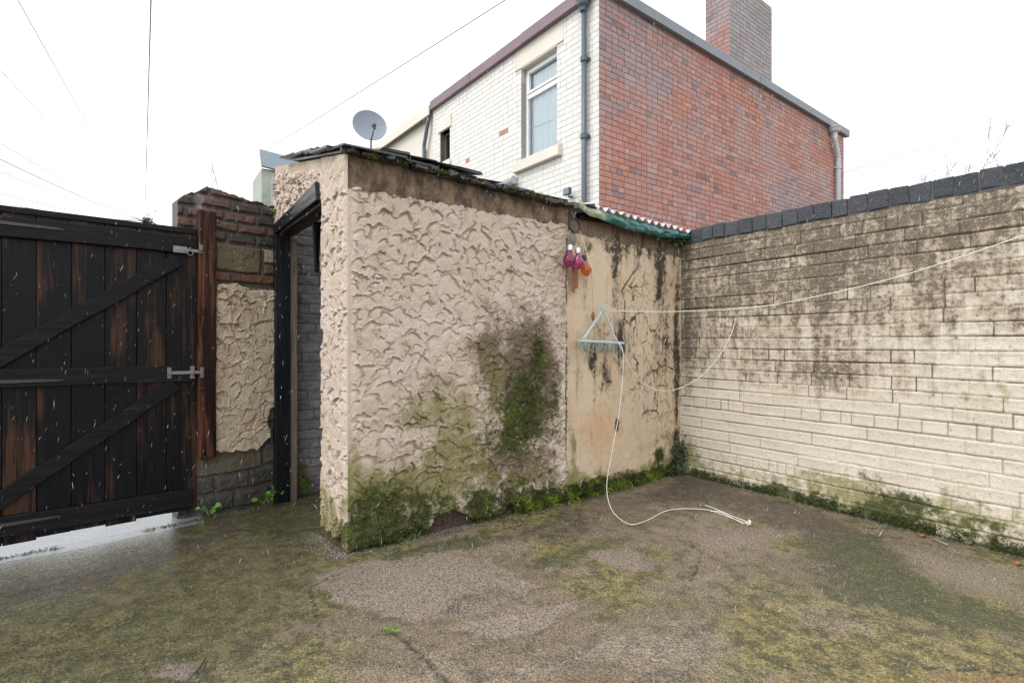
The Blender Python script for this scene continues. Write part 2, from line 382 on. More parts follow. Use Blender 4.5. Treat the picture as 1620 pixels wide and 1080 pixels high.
# --- dark gate timber; ax = grain axis
def mat_wood(name, ax, cols, worn=.5, rough=.45, seedsc=1.0):
    m = Mat(name)
    s = [(1, 1, 1), (22, 22, 1.1)][1]
    sc = {'z': (22, 22, 1.2), 'x': (1.2, 22, 22)}[ax]; sc2 = {'z': (5, 5, .9), 'x': (.9, 5, 5)}[ax]; sc3 = {'z': (120, 120, 4), 'x': (4, 120, 120)}[ax]
    tn = m.at('tone'); off = m.nd('ShaderNodeCombineXYZ'); m.put(off.inputs[0], m.mul(tn, 37.)); m.put(off.inputs[2], m.mul(tn, 19.))
    v = m.vadd(m.oc(), off.outputs[0])
    g = m.noise(1, 5, .65, m.mp(sc, vec=v), 1.2); w = m.noise(1.0, 4, .6, m.mp(sc2, vec=v)); fi = m.noise(1, 4, .7, m.mp(sc3, vec=v)); f3 = m.noise(45, 4, .7)
    c = m.mix(m.rg(g, .3, .7), cols[0], cols[1])
    c = m.mix(m.rg(m.addm(w, m.mul(m.addm(g, -.5), .5)), worn, worn+.16, 0, .85), c, m.mix(g, cols[2], cols[3]))
    c = m.mix(m.rg(m.addm(w, m.mul(m.addm(fi, -.5), .4)), worn-.38, worn-.24, .75, 0), c, cols[4])  # fifth colour: on the dark gate timbers a bluish wet sheen painted in patches
    c = m.mix(m.rg(fi, .3, .5, .8, 0), c, tuple(x*.3 for x in cols[0]))
    c = m.mix(m.mul(m.rg(f3, .64, .74), .35), c, (.16, .17, .18))
    h = m.addm(m.mul(g, 1.), m.addm(m.mul(fi, .8), m.mul(f3, .3)))
    return m.done(c, m.rg(g, .3, .7, rough*.75, rough*1.3), m.bump(h, .7, .004), .17)
def mat_brickcol(name, rough=.8, paint=False):
    m = Mat(name); f = m.noise(120, 4, .65); f2 = m.noise(28, 5, .7); f3 = m.noise(1.3, 4, .6)
    c = m.atc('col')
    if paint:
        c = m.mix(m.rg(m.noise(3, 5, .65, m.mp((2, 2, .5))), .45, .75, 0, .3), c, (.58, .53, .44))
        c = m.mix(m.rg(f2, .62, .78, 0, .45), c, (.50, .46, .39))
    else:
        c = m.mix(m.rg(f2, .45, .72, 0, .55), c, m.mix(.55, c, (.05, .04, .045)))
        c = m.mix(m.mul(m.rg(m.noise(50, 3, .7), .56, .7), .5), c, (.46, .40, .37))
        c = m.mix(m.rg(f3, .4, .68, 0, .42), c, (.38, .34, .36))
    c = m.mix(1., c, m.rg(f, .3, .7, .82, 1.16), 'MULTIPLY')
    return m.done(c, rough, m.bump(m.addm(f, m.mul(f2, 1.6)), .5, .004), .3)
def mat_leaf(name, lo, hi, rough=.5, trans=.0):
    m = Mat(name); t = m.at('tone'); n = m.noise(60, 3)
    c = m.mix(t, lo, hi); c = m.mix(m.rg(n, .3, .7, 0, .35), c, tuple(x*.55 for x in lo))
    return m.done(c, rough, None, .35)
def mat_glass(name, tint=(.9, .95, .96), refl=.22):
    m = Mat(name); t = m.t
    tr = m.nd('ShaderNodeBsdfTransparent'); tr.inputs[0].default_value = (*tint, 1)
    gl = m.nd('ShaderNodeBsdfGlossy'); gl.inputs['Roughness'].default_value = .02
    lw = m.nd('ShaderNodeFresnel'); lw.inputs[0].default_value = 1.5
    mx = m.nd('ShaderNodeMixShader'); t.links.new(m.mth('MAXIMUM', lw.outputs[0], refl), mx.inputs[0])
    t.links.new(tr.outputs[0], mx.inputs[1]); t.links.new(gl.outputs[0], mx.inputs[2])
    t.links.new(mx.outputs[0], t.nodes['Material Output'].inputs['Surface']); return m.m

M_ground = mat_ground(); M_stucco = mat_stucco(); M_garden = mat_garden(); M_smooth = mat_smooth(); M_rubble = mat_rubble()
DARK = [(.0018, .0022, .0034), (.0065, .0065, .008), (.028, .012, .008), (.115, .052, .027), (.018, .023, .030)]  # last colour is the painted blue sheen of the boards
M_plank = mat_wood('dark_stained_boards', 'z', DARK, .52, .4)
M_rail = mat_wood('dark_stained_rails', 'x', [(.0025, .003, .004), (.011, .010, .012), (.03, .016, .012), (.07, .037, .024), (.04, .046, .054)], .62, .45)
M_post = mat_wood('red_brown_post', 'z', [(.014, .007, .006), (.042, .016, .012), (.08, .03, .018), (.24, .095, .05), (.009, .008, .008)], .55, .4)
M_black = mat_wood('black_painted_timber', 'z', [(.006, .007, .009), (.014, .015, .018), (.02, .018, .016), (.04, .035, .03), (.05, .052, .056)], .68, .35)
M_bare = mat_wood('bare_grey_timber', 'z', [(.14, .11, .09), (.26, .21, .17), (.13, .06, .035), (.20, .10, .055), (.3, .27, .24)], .58, .6)
M_blackx = mat_wood('black_painted_lintel', 'x', [(.006, .007, .009), (.016, .017, .02), (.02, .018, .016), (.045, .04, .035), (.05, .052, .056)], .66, .35)
M_brick = mat_brickcol('weathered_brick'); M_pbrick = mat_brickcol('painted_brick', .6, True)
M_mortar = plain('grey_mortar', (.155, .125, .12), .9, .3, 60)
M_pmortar = plain('painted_mortar', (.50, .49, .465), .8, .15, 60)
M_slate = plain('wet_slate', (.030, .030, .034), .36, .5, 40, bump=.5)
M_lead = plain('grey_felt_trim', (.20, .22, .25), .55, .2, 20)
M_purple = plain('mauve_brown_fascia', (.21, .15, .17), .6, .25, 14)
M_pipe = plain('slate_grey_plastic', (.075, .095, .125), .42, .15, 20, bump=.05)
M_pipe2 = plain('pale_grey_plastic', (.46, .50, .53), .45, .15, 20, bump=.05)
M_cream = plain('cream_painted_stone', (.68, .64, .56), .75, .14, 18)
M_render = plain('cream_house_render', (.66, .63, .56), .8, .1, 12)
M_upvc = plain('white_window_plastic', (.78, .79, .80), .35, .05, 20, bump=.02)
M_curtain = plain('pale_net_curtain', (.80, .89, .93), .85, .06, 50)
M_dark = plain('dark_room', (.03, .035, .04), .8, .2)  # near-black colour standing in for the unlit room behind the windows
M_glass = mat_glass('window_glass', (.93, .98, 1.), .22)
def mat_coping():
    m = Mat('blue_black_coping_brick'); f = m.noise(120, 4, .7); n = m.noise(30, 5, .7); n2 = m.noise(7, 5, .7); t = m.at('tone')
    c = m.mix(t, (.038, .045, .056), (.066, .073, .085)); c = m.mix(m.rg(n, .5, .72, 0, .6), c, (.10, .105, .11)); c = m.mix(m.rg(n, .28, .42, .8, 0), c, (.022, .024, .028))
    c = m.mix(m.rg(n2, .57, .7, 0, .6), c, (.085, .05, .045)); c = m.mix(m.rg(m.noise(22, 5, .7), .64, .72, 0, .6), c, (.17, .155, .12)); c = m.mix(1., c, m.rg(f, .3, .7, .7, 1.35), 'MULTIPLY')
    return m.done(c, m.rg(n, .3, .7, .4, .7), m.bump(m.addm(f, m.mul(n, 2.)), 1., .006), .4)
M_coping = mat_coping()
M_cmortar = plain('coping_mortar', (.10, .098, .092), .9, .5, 40, bump=.6)
M_galv = plain('dull_galvanised_steel', (.24, .24, .23), .5, .55, 70, metal=.6, bump=.4)
M_rust = plain('rusted_iron', (.06, .052, .05), .45, .5, 60, metal=.3)
M_dish = plain('blue_grey_dish_paint', (.20, .235, .285), .55, .12, 26)
M_wire = plain('overhead_cable', (.42, .42, .43), .6, .1)
M_rope = plain('white_cord', (.74, .70, .65), .8, .2, 200)
M_twine = plain('brown_twine', (.26, .19, .12), .9, .3, 200)
M_tarp = plain('dark_green_sheeting', (.016, .085, .075), .32, .45, 12, bump=.3)
M_tarp2 = plain('faded_green_sheeting', (.30, .33, .24), .5, .3, 12, bump=.3)
M_corr = plain('milky_corrugated_plastic', (.66, .64, .70), .35, .25, 30)
M_blue = plain('pale_blue_plastic', (.50, .62, .66), .4, .12, 60)
M_peg = plain('grey_green_peg_plastic', (.27, .36, .34), .45, .3, 90)
M_slat = mat_wood('warm_wood_slat', 'z', [(.22, .10, .055), (.36, .18, .10), (.30, .15, .09), (.42, .24, .15), (.2, .1, .06)], .6, .5)
M_cap = plain('silver_screw_cap', (.62, .62, .62), .28, .15, 60, metal=.9)
M_bcap = plain('black_screw_cap', (.03, .028, .03), .35, .2, 60)
M_moss = mat_leaf('moss_green', (.024, .034, .008), (.25, .34, .035), .8)
M_mossy = mat_leaf('yellow_moss', (.06, .07, .010), (.24, .25, .04), .8)
M_weed = mat_leaf('fresh_weed_leaf', (.07, .19, .014), (.21, .42, .045), .42)
M_ivy = mat_leaf('dark_ivy_leaf', (.010, .028, .012), (.05, .11, .035), .4)
M_stem = plain('pale_dry_stem', (.22, .18, .12), .8, .3, 60)
M_twig = plain('bare_twig', (.26, .24, .235), .85, .2, 60)
M_peb = mat_leaf('grit_and_pebbles', (.05, .045, .04), (.34, .31, .27), .7)
M_greenr = plain('pale_green_render', (.37, .41, .34), .8, .3, 8)
M_sheet = plain('blue_grey_roof_sheet', (.20, .245, .28), .8, .2, 10)
M_sleet = plain('wet_snow', (.6, .62, .66), .4, .05)
M_orange = plain('fallen_orange_leaf', (.42, .10, .04), .5, .3, 60)

# ------------------------------------------------------------------ ground
def ground_z(x, y):
    sA = (x-POC[0])*(-.601)+(y-POC[1])*.799
    return -.10*np.clip(sA/1.15, 0, 1.25)*ss(.3, -.3, (x-POC[0])*.815+(y-POC[1])*.58-1.0)
def build_ground():
    xs = np.concatenate([[-260, -60, -20, -8, -5], np.arange(-3.6, 3.9, .0125), [4.5, 6, 10, 25, 70, 260]])
    ys = np.concatenate([[-260, -60, -15, -4, -1, 0, .6], np.arange(1.1, 4.75, .0125), [5.2, 6, 8, 12, 25, 70, 260]])
    X, Y = np.meshgrid(xs, ys)
    Z = ground_z(X, Y)+(fbm(X*1.7, Y*1.7, 1)-.5)*.012*ss(4.5, 3.5, np.abs(X))+(fbm(X*9, Y*9, 5)-.5)*.0022
    wx = X+(fbm(X*3, Y*3, 7)-.5)*.22+(fbm(X*11, Y*11, 17)-.5)*.07; wy = Y+(fbm(X*3, Y*3, 9)-.5)*.22+(fbm(X*11, Y*11, 19)-.5)*.07
    def pg(pts): return [G(*p) for p in pts]
    def pm(pts, soft=.08): return ss(soft, -soft, poly_sd(wx, wy, pg(pts)))
    n1 = fbm(X*1.3+3, Y*1.3, 21); n2 = fbm(X*4, Y*4, 23)
    pink = np.maximum.reduce([pm([(500, 920), (620, 885), (770, 880), (845, 925), (760, 965), (650, 985), (520, 950)], .03),
                              pm([(715, 990), (800, 960), (885, 955), (880, 972), (790, 1004)], .02)*.95,
                              pm([(930, 875), (1010, 865), (1050, 890), (1010, 905), (950, 895)], .04)*.8,
                              pm([(1075, 850), (1200, 830), (1260, 845), (1150, 880)], .1)*.7,
                              pm([(1380, 860), (1620, 900), (1620, 960), (1500, 930)], .12)*.6,
                              pm([(225, 1080), (255, 1060), (300, 1066), (290, 1090)], .02)*1.1])
    green = np.maximum.reduce([pm([(1250, 855), (1400, 840), (1500, 930), (1620, 975), (1620, 1010), (1450, 985), (1330, 940)], .12)*.85,
                               pm([(600, 880), (780, 840), (790, 860), (700, 880), (620, 892)], .05)*.75,
                               pm([(820, 890), (960, 850), (1000, 862), (880, 905)], .07)*.7,
                               pm([(940, 832), (1100, 795), (1150, 802), (1010, 845)], .06)*.45,
                               pm([(330, 815), (500, 790), (510, 830), (420, 850)], .1)*.6])
    dark = np.maximum.reduce([pm([(985, 800), (1085, 752), (1260, 800), (1420, 850), (1300, 862), (1120, 800)], .12)*.75,
                              pm([(770, 850), (940, 800), (960, 835), (880, 860)], .1)*.65,
                              pm([(1220, 880), (1330, 890), (1420, 930), (1290, 910)], .09)*.55,
                              pm([(0, 885), (300, 825), (420, 800), (300, 850), (150, 920), (0, 950)], .1)*.7,
                              pm([(770, 920), (810, 935), (700, 985), (690, 965)], .05)*.5])
    algae = np.clip(.60+(n1-.5)*3.2+(n2-.5)*1.4, 0, 1)
    left = ss(-.35, -1.2, X); algae = np.maximum(algae, left*.95*(.6+.8*n2))
    algae = algae*(1-.85*pink)*(1-.6*dark)
    pale = np.maximum.reduce([pm([(850, 1035), (1000, 1005), (1130, 1000), (1160, 1040), (900, 1075), (820, 1070)], .1)*.75,
                              pm([(180, 990), (230, 980), (250, 1000), (190, 1010)], .08)*.0,
                              pm([(550, 1000), (700, 1000), (640, 1040)], .12)*.3])
    orange = pm([(1400, 1085), (1500, 1058), (1640, 1062), (1640, 1100)], .08)*.8+pm([(950, 1030), (1000, 1000), (1030, 1040)], .06)*.3
    teal = np.maximum.reduce([pm([(60, 900), (120, 905), (110, 935), (70, 920)], .1)*.55, pm([(150, 1005), (240, 990), (290, 985), (250, 1020), (180, 1020)], .05)*.55,
                              pm([(250, 930), (310, 890), (320, 900), (260, 945)], .06)*.45, pm([(700, 835), (760, 832), (760, 850), (710, 850)], .05)*.4])
    crack = np.zeros_like(X)
    for pts, w in ((pg([(545, 902), (520, 912), (488, 930), (500, 965), (505, 990)]), .006), (pg([(620, 1000), (660, 1030), (700, 1065), (730, 1095)]), .008), (pg([(372, 1082), (470, 1040), (500, 1028)]), .007),
                   (pg([(1085, 850), (1110, 875), (1095, 920)]), .003), (pg([(1460, 1052), (1560, 1058), (1640, 1072)]), .006)):
        w *= .75; dd = seg_dist(X+(vn(X*40, Y*40, 40)-.5)*.02, Y+(vn(X*40, Y*40, 41)-.5)*.02, pts)
        crack = np.maximum(crack, ss(w*1.6, w*.5, dd)*ss(.2, .5, vn(X*9, Y*9, 44)+.15))
    Z = Z-crack*.006-ss(.0, .05, pink)*0.003
    gy = (X-FGT.o[0])*FGT.n[0]+(Y-FGT.o[1])*FGT.n[1]; gx = (X-FGT.o[0])*FGT.d[0]+(Y-FGT.o[1])*FGT.d[1]
    sill_sheen = ss(-.17, -.13, gy+(n2-.5)*.1)*ss(.8, .7, gy)*ss(GL+.12, GL-.12, gx+(n2-.5)*.2)  # threshold strip that carries the painted sky reflection
    wet = np.maximum.reduce([ss(-.9, -.15, gy)*ss(GL+.3, GL-.2, gx), sill_sheen*.8, left*.75, dark*.35, green*.25])
    at = dict(pink=pink, green=green, dark=dark, algae=algae, pale=pale, orange=orange, teal=teal, crack=crack, wet=wet, sill_sheen=sill_sheen)
    V = np.stack([X, Y, Z], -1).reshape(-1, 3); ny, nx = X.shape; idx = np.arange(nx*ny).reshape(ny, nx)
    Q = np.stack([idx[:-1, :-1], idx[:-1, 1:], idx[1:, 1:], idx[1:, :-1]], -1).reshape(-1, 4)
    tag(link_mesh('ground', V, Q, M_ground, None, at, True), 'wet patchy concrete floor of the yard with green algae stains', 'ground', kind='structure')
build_ground()

# ------------------------------------------------------------------ trowel pattern
def trowel(U, Z, seed, r0=.028, r1=.055, depth=.011, lip=.006, cover=3.2, avoid=None):
    g = np.random.default_rng(seed); H = np.full(U.shape, .012)+(fbm(U*14, Z*14, seed)-.5)*.006
    u = U[0]; z = Z[:, 0]; du = u[1]-u[0]; dz = z[1]-z[0]
    area = (u[-1]-u[0])*(z[-1]-z[0]); N = int(area*cover/(math.pi*(.5*(r0+r1))**2))
    for _ in range(N):
        cx = g.uniform(u[0], u[-1]); cz = g.uniform(z[0], z[-1]); r = g.uniform(r0, r1); an = g.normal(.0, .8)
        R = r*1.35
        i0 = max(0, int((cx-R-u[0])/du)); i1 = min(len(u), int((cx+R-u[0])/du)+2)
        j0 = max(0, int((cz-R-z[0])/dz)); j1 = min(len(z), int((cz+R-z[0])/dz)+2)
        if i1-i0 < 3 or j1-j0 < 3: continue
        a, b = np.meshgrid(u[i0:i1]-cx, z[j0:j1]-cz)
        p = a*math.cos(an)+b*math.sin(an); q = -a*math.sin(an)+b*math.cos(an)
        th = np.arctan2(q, p); k = g.uniform(0, 6.28)
        rho = np.hypot(p*g.uniform(.7, 1.35), q)/r*(1+.10*np.sin(3*th+k)+.05*np.sin(7*th+2*k))
        W = H[j0:j1, i0:i1]; base = .012+.25*(W.mean()-.012)+g.normal(0, .0013)
        dd = depth*g.uniform(.25, 1.25)*(.55+.9*float(vn(np.array([cx*3.1+seed]), np.array([cz*3.1]), 33)[0]))
        tgt = base-dd*np.exp(-((rho-.95)/.30)**2)*ss(-.15, .6, q/r)+.10*p*g.normal(0, .4)
        al = ss(1.03, .95, rho)*ss(-1.05, -.45, q/r)
        W[:] = W*(1-al)+tgt*al
        am = .45+1.1*float(vn(np.array([cx*3.1+seed]), np.array([cz*3.1]), 33)[0]); W -= 0
        lp = lip*am*g.uniform(.2, 1.3)*ss(1.2, 1.02, rho)*ss(.96, 1.0, rho)*ss(-.1, .5, q/r)
        W += lp
    return H
def scat(mb_arrays, P, Nn, size, cnt, g, spread=.9, wid=.35, tn=None):
    """small blades around points P with normals Nn"""
    n = len(P)
    if n == 0: return
    if tn is None: tn = np.clip((fbm(P[:, 0]*16+P[:, 1]*11, P[:, 2]*20, 37, 3)-.42)*3.2, 0, 1)**1.4
    tn = np.repeat(tn, cnt)
    P = np.repeat(P, cnt, 0); Nn = np.repeat(Nn, cnt, 0); m = len(P)
    d = Nn+g.normal(0, spread, (m, 3)); d /= np.linalg.norm(d, axis=1, keepdims=True)
    s = np.cross(d, g.normal(0, 1, (m, 3))); s /= np.linalg.norm(s, axis=1, keepdims=True)+1e-9
    L = (size*g.uniform(.45, 1.25, m))[:, None]; b = P+g.normal(0, size*.5, (m, 3))*(1-.7*np.abs(Nn))-Nn*size*.25
    V = np.stack([b-s*L*wid*.5, b+s*L*wid*.5, b+d*L*.75+s*L*wid*.45, b+d*L], 1).reshape(-1, 3)
    mb_arrays[0].append(V); mb_arrays[1].append(np.repeat(np.clip(tn*.8+g.normal(.1, .13, m), 0, 1), 4))
def blades(name, arrs, mat, label, cat, M=None):
    V = np.concatenate(arrs[0]); t = np.concatenate(arrs[1]); F = np.arange(len(V)).reshape(-1, 4)
    return tag(link_mesh(name, V, F, mat, None, {'tone': t}, False, M), label, cat, kind='stuff')
def mossify(frame, U, Z, H, mask, dens, size, g, arrs, cnt=6):
    """points on a relief chosen where mask is high, in world space"""
    du = U[0, 1]-U[0, 0]; dz = Z[1, 0]-Z[0, 0]
    pr = np.clip(mask, 0, 1)*dens*abs(du*dz)
    sel = g.random(U.shape) < pr
    L = np.stack([U[sel], -H[sel], Z[sel]], -1)
    R = np.array(frame.M.to_3x3()); P = L @ R.T+np.array(frame.M.translation)
    N = np.tile((R @ np.array([0, -.85, .5])), (len(P), 1))
    scat(arrs, P, N, size, cnt, g)

mossA = ([], []); mossY = ([], [])
gm = np.random.default_rng(77)
def blob(fr, U, Z, px, py, ru, rz, w=1.0):
    u, z = fr.hit(px, py); return w*np.exp(-(((U-u)/ru)**2+((Z-z)/rz)**2))

# ------------------------------------------------------------------ outhouse
SB = 1.514
outhouse = thing('outhouse', 'low outhouse in lumpy trowelled beige render with a dark doorway and slate roof', 'outhouse', FL.M)
def tozero(M): return FL.M.inverted() @ M
def build_long():
    U, Z = grid(0, SB, -.12, 2.075, .0033)
    Z = Z.copy(); 
    H = trowel(U, Z, 101, .015, .058, .0165, .0036, 2.9)+(fbm(U*120, Z*120, 29, 2)-.5)*.0018
    n = fbm(U*6, Z*6, 31); n2 = fbm(U*22, Z*22, 33); n3 = fbm(U*60, Z*60, 35)
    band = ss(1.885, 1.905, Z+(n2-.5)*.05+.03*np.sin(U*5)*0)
    B = lambda *a: blob(FL, U, Z, *a)
    wn = (n-.5)
    lo = Z+wn*.35+(n2-.5)*.12
    moss = np.clip(-1.2*np.exp(-((U-.60)/.12)**2)*ss(.11, .07, Z)+B(830, 640, .20, .30, 1.2)+B(800, 690, .26, .15, .7)+B(852, 550, .07, .22, .8)+B(640, 800, .30, .15, .8)+B(580, 820, .16, .17, .85)+ss(.24, .05, lo)*ss(-.1, .1, U)*.95+B(690, 625, .06, .06, .5)+B(880, 650, .08, .3, .45)+B(770, 790, .25, .10, .5)+B(655, 690, .05, .04, .35), 0, 1.15)
    grime = np.clip(B(825, 590, .25, .48, 1.1)+B(865, 620, .14, .45, .6)+B(765, 560, .12, .26, .75)+B(640, 735, .14, .07, .5)+B(565, 700, .04, .14, .45)+B(790, 730, .3, .14, .6)+B(890, 470, .05, .35, .35)+ss(.45, .05, lo)*.5, 0, 1)
    algae = np.clip(B(690, 620, .16, .18, .7)+B(650, 660, .14, .12, .6)+B(720, 700, .22, .2, .75)+B(640, 770, .34, .17, .8)+B(780, 600, .2, .36, .65)+B(560, 760, .06, .3, .75)+B(900, 700, .05, .4, .6)+ss(.5, .12, lo)*.6, 0, 1)
    damp = np.clip(B(760, 620, .5, .45, .5)+ss(.8, .2, Z)*.45+B(880, 470, .06, .3, .25)+B(600, 740, .2, .2, .3), 0, 1)
    # rougher, broken to the right and low down
    rough = np.clip(ss(1.0, 1.35, U)*.9+moss*.8+grime*.4, 0, 1)*(1-band)
    H = H*(1-.35*rough)+rough*((n2-.35)*.022+(n3-.5)*.014)
    H = H-.012*moss*ss(.25, .5, Z)
    H = H*(1-.9*band)+band*(.010+(fbm(U*7, Z*7, 41)-.5)*.012+(n2-.5)*.005)
    lower = ss(.17, .03, Z+(n-.5)*.10); H = H+.014*lower*(n2*.8)-.0*lower
    # broken foot
    foot = ss(.015, -.005, Z-.095*np.exp(-((U-.60)/.13)**2)-.05*np.exp(-((U-1.02)/.05)**2)-.012+(n2-.5)*.05)
    H = H-foot*.045
    edge = ss(.045, .012, U); H = H*(1-edge)+edge*(.001*n2)*1.0
    H = np.where(U <= 0, 0, H)+.0
    H = H*ss(0, .012, U)
    cr = np.zeros_like(U); cp = [(SB-.012, .3), (SB-.01, .9), (SB-.004, 1.2), (SB-.012, 1.5), (SB, 1.8)]
    cr = ss(.011, .003, seg_dist(U+(n2-.5)*.04, Z, cp)); H = H-cr*.012
    brick = np.maximum(foot, .0)
    relief('rendered_front_wall', U, Z, H, .11, M_stucco, outhouse, dict(band=band, moss=moss, grime=np.maximum(grime, foot), algae=algae, damp=damp, brick=brick, crack=cr))
    mk = ss(.5, 1.0, moss+(n2-.5)*1.5+(n3-.5)*.9+(n-.5)*.7)
    mossify(FL, U, Z, H, mk, 21000, .0085, gm, mossA, 5)
    mossify(FL, U, Z, H, ss(.45, .9, algae+(n2-.5)*1.3)*.35*(1-mk), 14000, .007, gm, mossY, 4)
build_long()
def build_side():
    R = FL.M.inverted() @ FS.M
    ua = 1.166
    # pier between doorway and corner
    U, Z = grid(ua, LS, -.15, 1.0, .0042); nz = U.shape[0]
    U, T = grid(ua, LS, 0, 1, .0042*1); nz = int(2.25/.0042)
    tt, uu = np.meshgrid(np.linspace(0, 1, nz), np.linspace(ua, LS, int((LS-ua)/.0042)), indexing='ij')
    U = uu.copy(); top = 2.44+(2.072-2.44)*(U/LS); Z = -.15+tt*(top+.15)
    H = trowel(U, -.15+tt*2.25, 202, .026, .05, .013, .007)
    n = fbm(U*6, Z*6, 51); n2 = fbm(U*22, Z*22, 53)
    band = ss(1.90, 1.93, Z+(n2-.5)*.05)
    base = ss(.10, .07, Z+(n2-.5)*.05+.12*ss(LS, LS-.2, U)-.06)
    row = np.floor(Z/.078); fz = Z/.078-row; cj = np.minimum(fz, 1-fz)*.078
    H = H*(1-base)+base*(-.022-.010*ss(.009, .004, cj)+(n2-.5)*.01)
    H = H*(1-.8*band)+band*(.01+(n2-.5)*.012)
    H = H*ss(LS, LS-.014, U)
    jag = (fbm(Z*7, Z*0+.5, 57)-.5)*.05+.035*ss(1.2, 1.15, Z)*ss(1.05, 1.12, Z)*1.4
    U2 = U+jag*ss(ua+.25, ua, U)
    moss = ss(.28, .05, Z+(n-.5)*.3)*.5; algae = ss(.45, .12, Z+(n-.5)*.3)*.9; damp = ss(.6, .2, Z)*.6
    relief('rendered_pier', U2, Z, H, .10, M_stucco, outhouse, dict(band=band*.28, moss=moss, grime=base*.6+ss(.3, .0, Z)*.3, algae=algae, damp=damp, brick=base, crack=base*ss(.01, .005, cj)), FS.M)
    mossify(FS, U2, Z, H, ss(.5, .9, algae+(n2-.5)*1.2)*.35, 16000, .007, gm, mossY, 4)
    # above the doorway
    tt, uu = np.meshgrid(np.linspace(0, 1, 130), np.linspace(-.02, ua+.003, 280), indexing='ij')
    U = uu; top = 2.44+(2.072-2.44)*(U/LS); Z = 1.93+tt*(top-1.93)
    H = trowel(U, 1.93+tt*.5, 203, .022, .042, .02, .010, 3.5); n2 = fbm(U*22, Z*22, 55)
    H = H*1.2+(n2-.5)*.012
    up = ss(.10, .05, top-Z); H = H*(1-up)+up*.006
    relief('rendered_gable', U, Z, H-.002, .10, M_stucco, outhouse, dict(band=.42+.2*(fbm(U*4, Z*4, 58)-.5)+up*.0, moss=up*.0, grime=.25*fbm(U*5, Z*2, 59)+.1, algae=up*.0, damp=up*.6, brick=up*0, crack=up*0), FS.M)
    # door frame
    b = MB(); b.box(.015, .075, -.025, .085, -.17, 1.90, .3); b.build('door_post', M_black, outhouse, M=FS.M, bevel=.004)
    b = MB(); b.box(.012, .06, .086, .140, -.17, 1.86, .7); b.build('door_stop', M_bare, outhouse, M=FS.M, bevel=.003)
    b = MB(); vs = [(.03, -.024, 1.915), (1.15, -.032, 1.925), (1.17, .005, 1.925), (.03, .005, 1.915), (.03, -.03, 1.985), (1.135, -.036, 2.035), (1.15, .005, 2.035), (.03, .005, 1.985)]
    b.add(vs, [(3, 2, 1, 0), (4, 5, 6, 7), (0, 1, 5, 4), (1, 2, 6, 5), (2, 3, 7, 6), (3, 0, 4, 7)], .4)
    b.build('lintel', M_blackx, outhouse, M=FS.M, bevel=.005)
    b = MB(); b.box(.08, 1.15, .03, .10, 1.90, 1.96, .6); b.build('inner_lintel', M_blackx, outhouse, M=FS.M)
    b = MB(); b.box(.80, .85, .05, .075, 1.55, 1.868, .2, jit=.014); b.build('broken_batten', M_black, outhouse, M=FS.M)
build_side()
def courses(U, Z, ch, bl, g, jj=.004, header_every=5, lo=0.):
    """brick layout on a grid: returns distance to joint (bed, perp), brick id tone"""
    zz = Z+(fbm(U*1.3, Z*3, 61)-.5)*jj*4
    row = np.floor((zz-lo)/ch).astype(int); fz = (zz-lo)/ch-row
    bed = np.minimum(fz, 1-fz)*ch; perp = np.full(U.shape, 9.); tone = np.zeros(U.shape); bid = np.zeros(U.shape)
    for r in np.unique(row):
        m = row == r; L = bl/2 if (r % header_every == 2) else bl
        x = U.min()-g.uniform(0, L); ed = [x]
        while x < U.max()+L: x += L*g.uniform(.93, 1.07) if g.random() > .12 else L*.5; ed.append(x)
        ed = np.array(ed); k = np.clip(np.searchsorted(ed, U[m])-1, 0, len(ed)-2)
        perp[m] = np.minimum(U[m]-ed[k], ed[k+1]-U[m]); tv = g.random(len(ed)); tone[m] = tv[k]
    return bed, perp, tone, row
def build_inner():
    fr = Frame((PF[0]-.05, PF[1]+.07), FL.d); g = np.random.default_rng(4)
    U, Z = grid(0.0, 1.3, -.2, 2.4, .008)
    bed, perp, tone, row = courses(U, Z, .078, .235, g)
    n = fbm(U*7, Z*7, 63); n2 = fbm(U*25, Z*25, 65)
    j = np.maximum(ss(.012, .004, bed), ss(.010, .004, perp)); H = .012-.004*j+(n-.5)*.022+(n2-.5)*.014+(tone-.5)*.004
    c = np.stack([.23+.12*n, .22+.12*n, .22+.12*n], -1); o = ss(.5, .68, fbm(U*5, Z*3, 67))[..., None]*ss(1.4, .7, Z)[..., None]; c = c*(1-.75*o)+np.array([.22, .12, .05])*.75*o
    ob = relief('inner_brick_wall', U, Z, H, .12, M_rubble, outhouse, dict(joint=j*.6, plaster=j*0, moss=ss(.3, -.1, Z)*.5), fr.M)
    setcol(ob, c)
    # plain remaining shell: back, right inside
    b = MB(); b.box(.16, 2.84, 1.86, 1.95, -.2, 2.42); b.build('back_wall', M_mortar, outhouse)
    b = MB(); b.box(SB-.12, SB, .112, 1.59, -.2, 2.0); b.build('party_wall', M_mortar, outhouse)
def setcol(ob, c):
    n = len(ob.data.vertices); c = np.asarray(c).reshape(-1, 3)
    nz_nu = len(c); out = np.zeros((n, 4), np.float32); out[:, 3] = 1
    out[:nz_nu, :3] = c; out[nz_nu:, :3] = c.mean(0)
    at = ob.data.attributes.new('col', 'FLOAT_COLOR', 'POINT'); at.data.foreach_set('color', out.ravel())
build_inner()
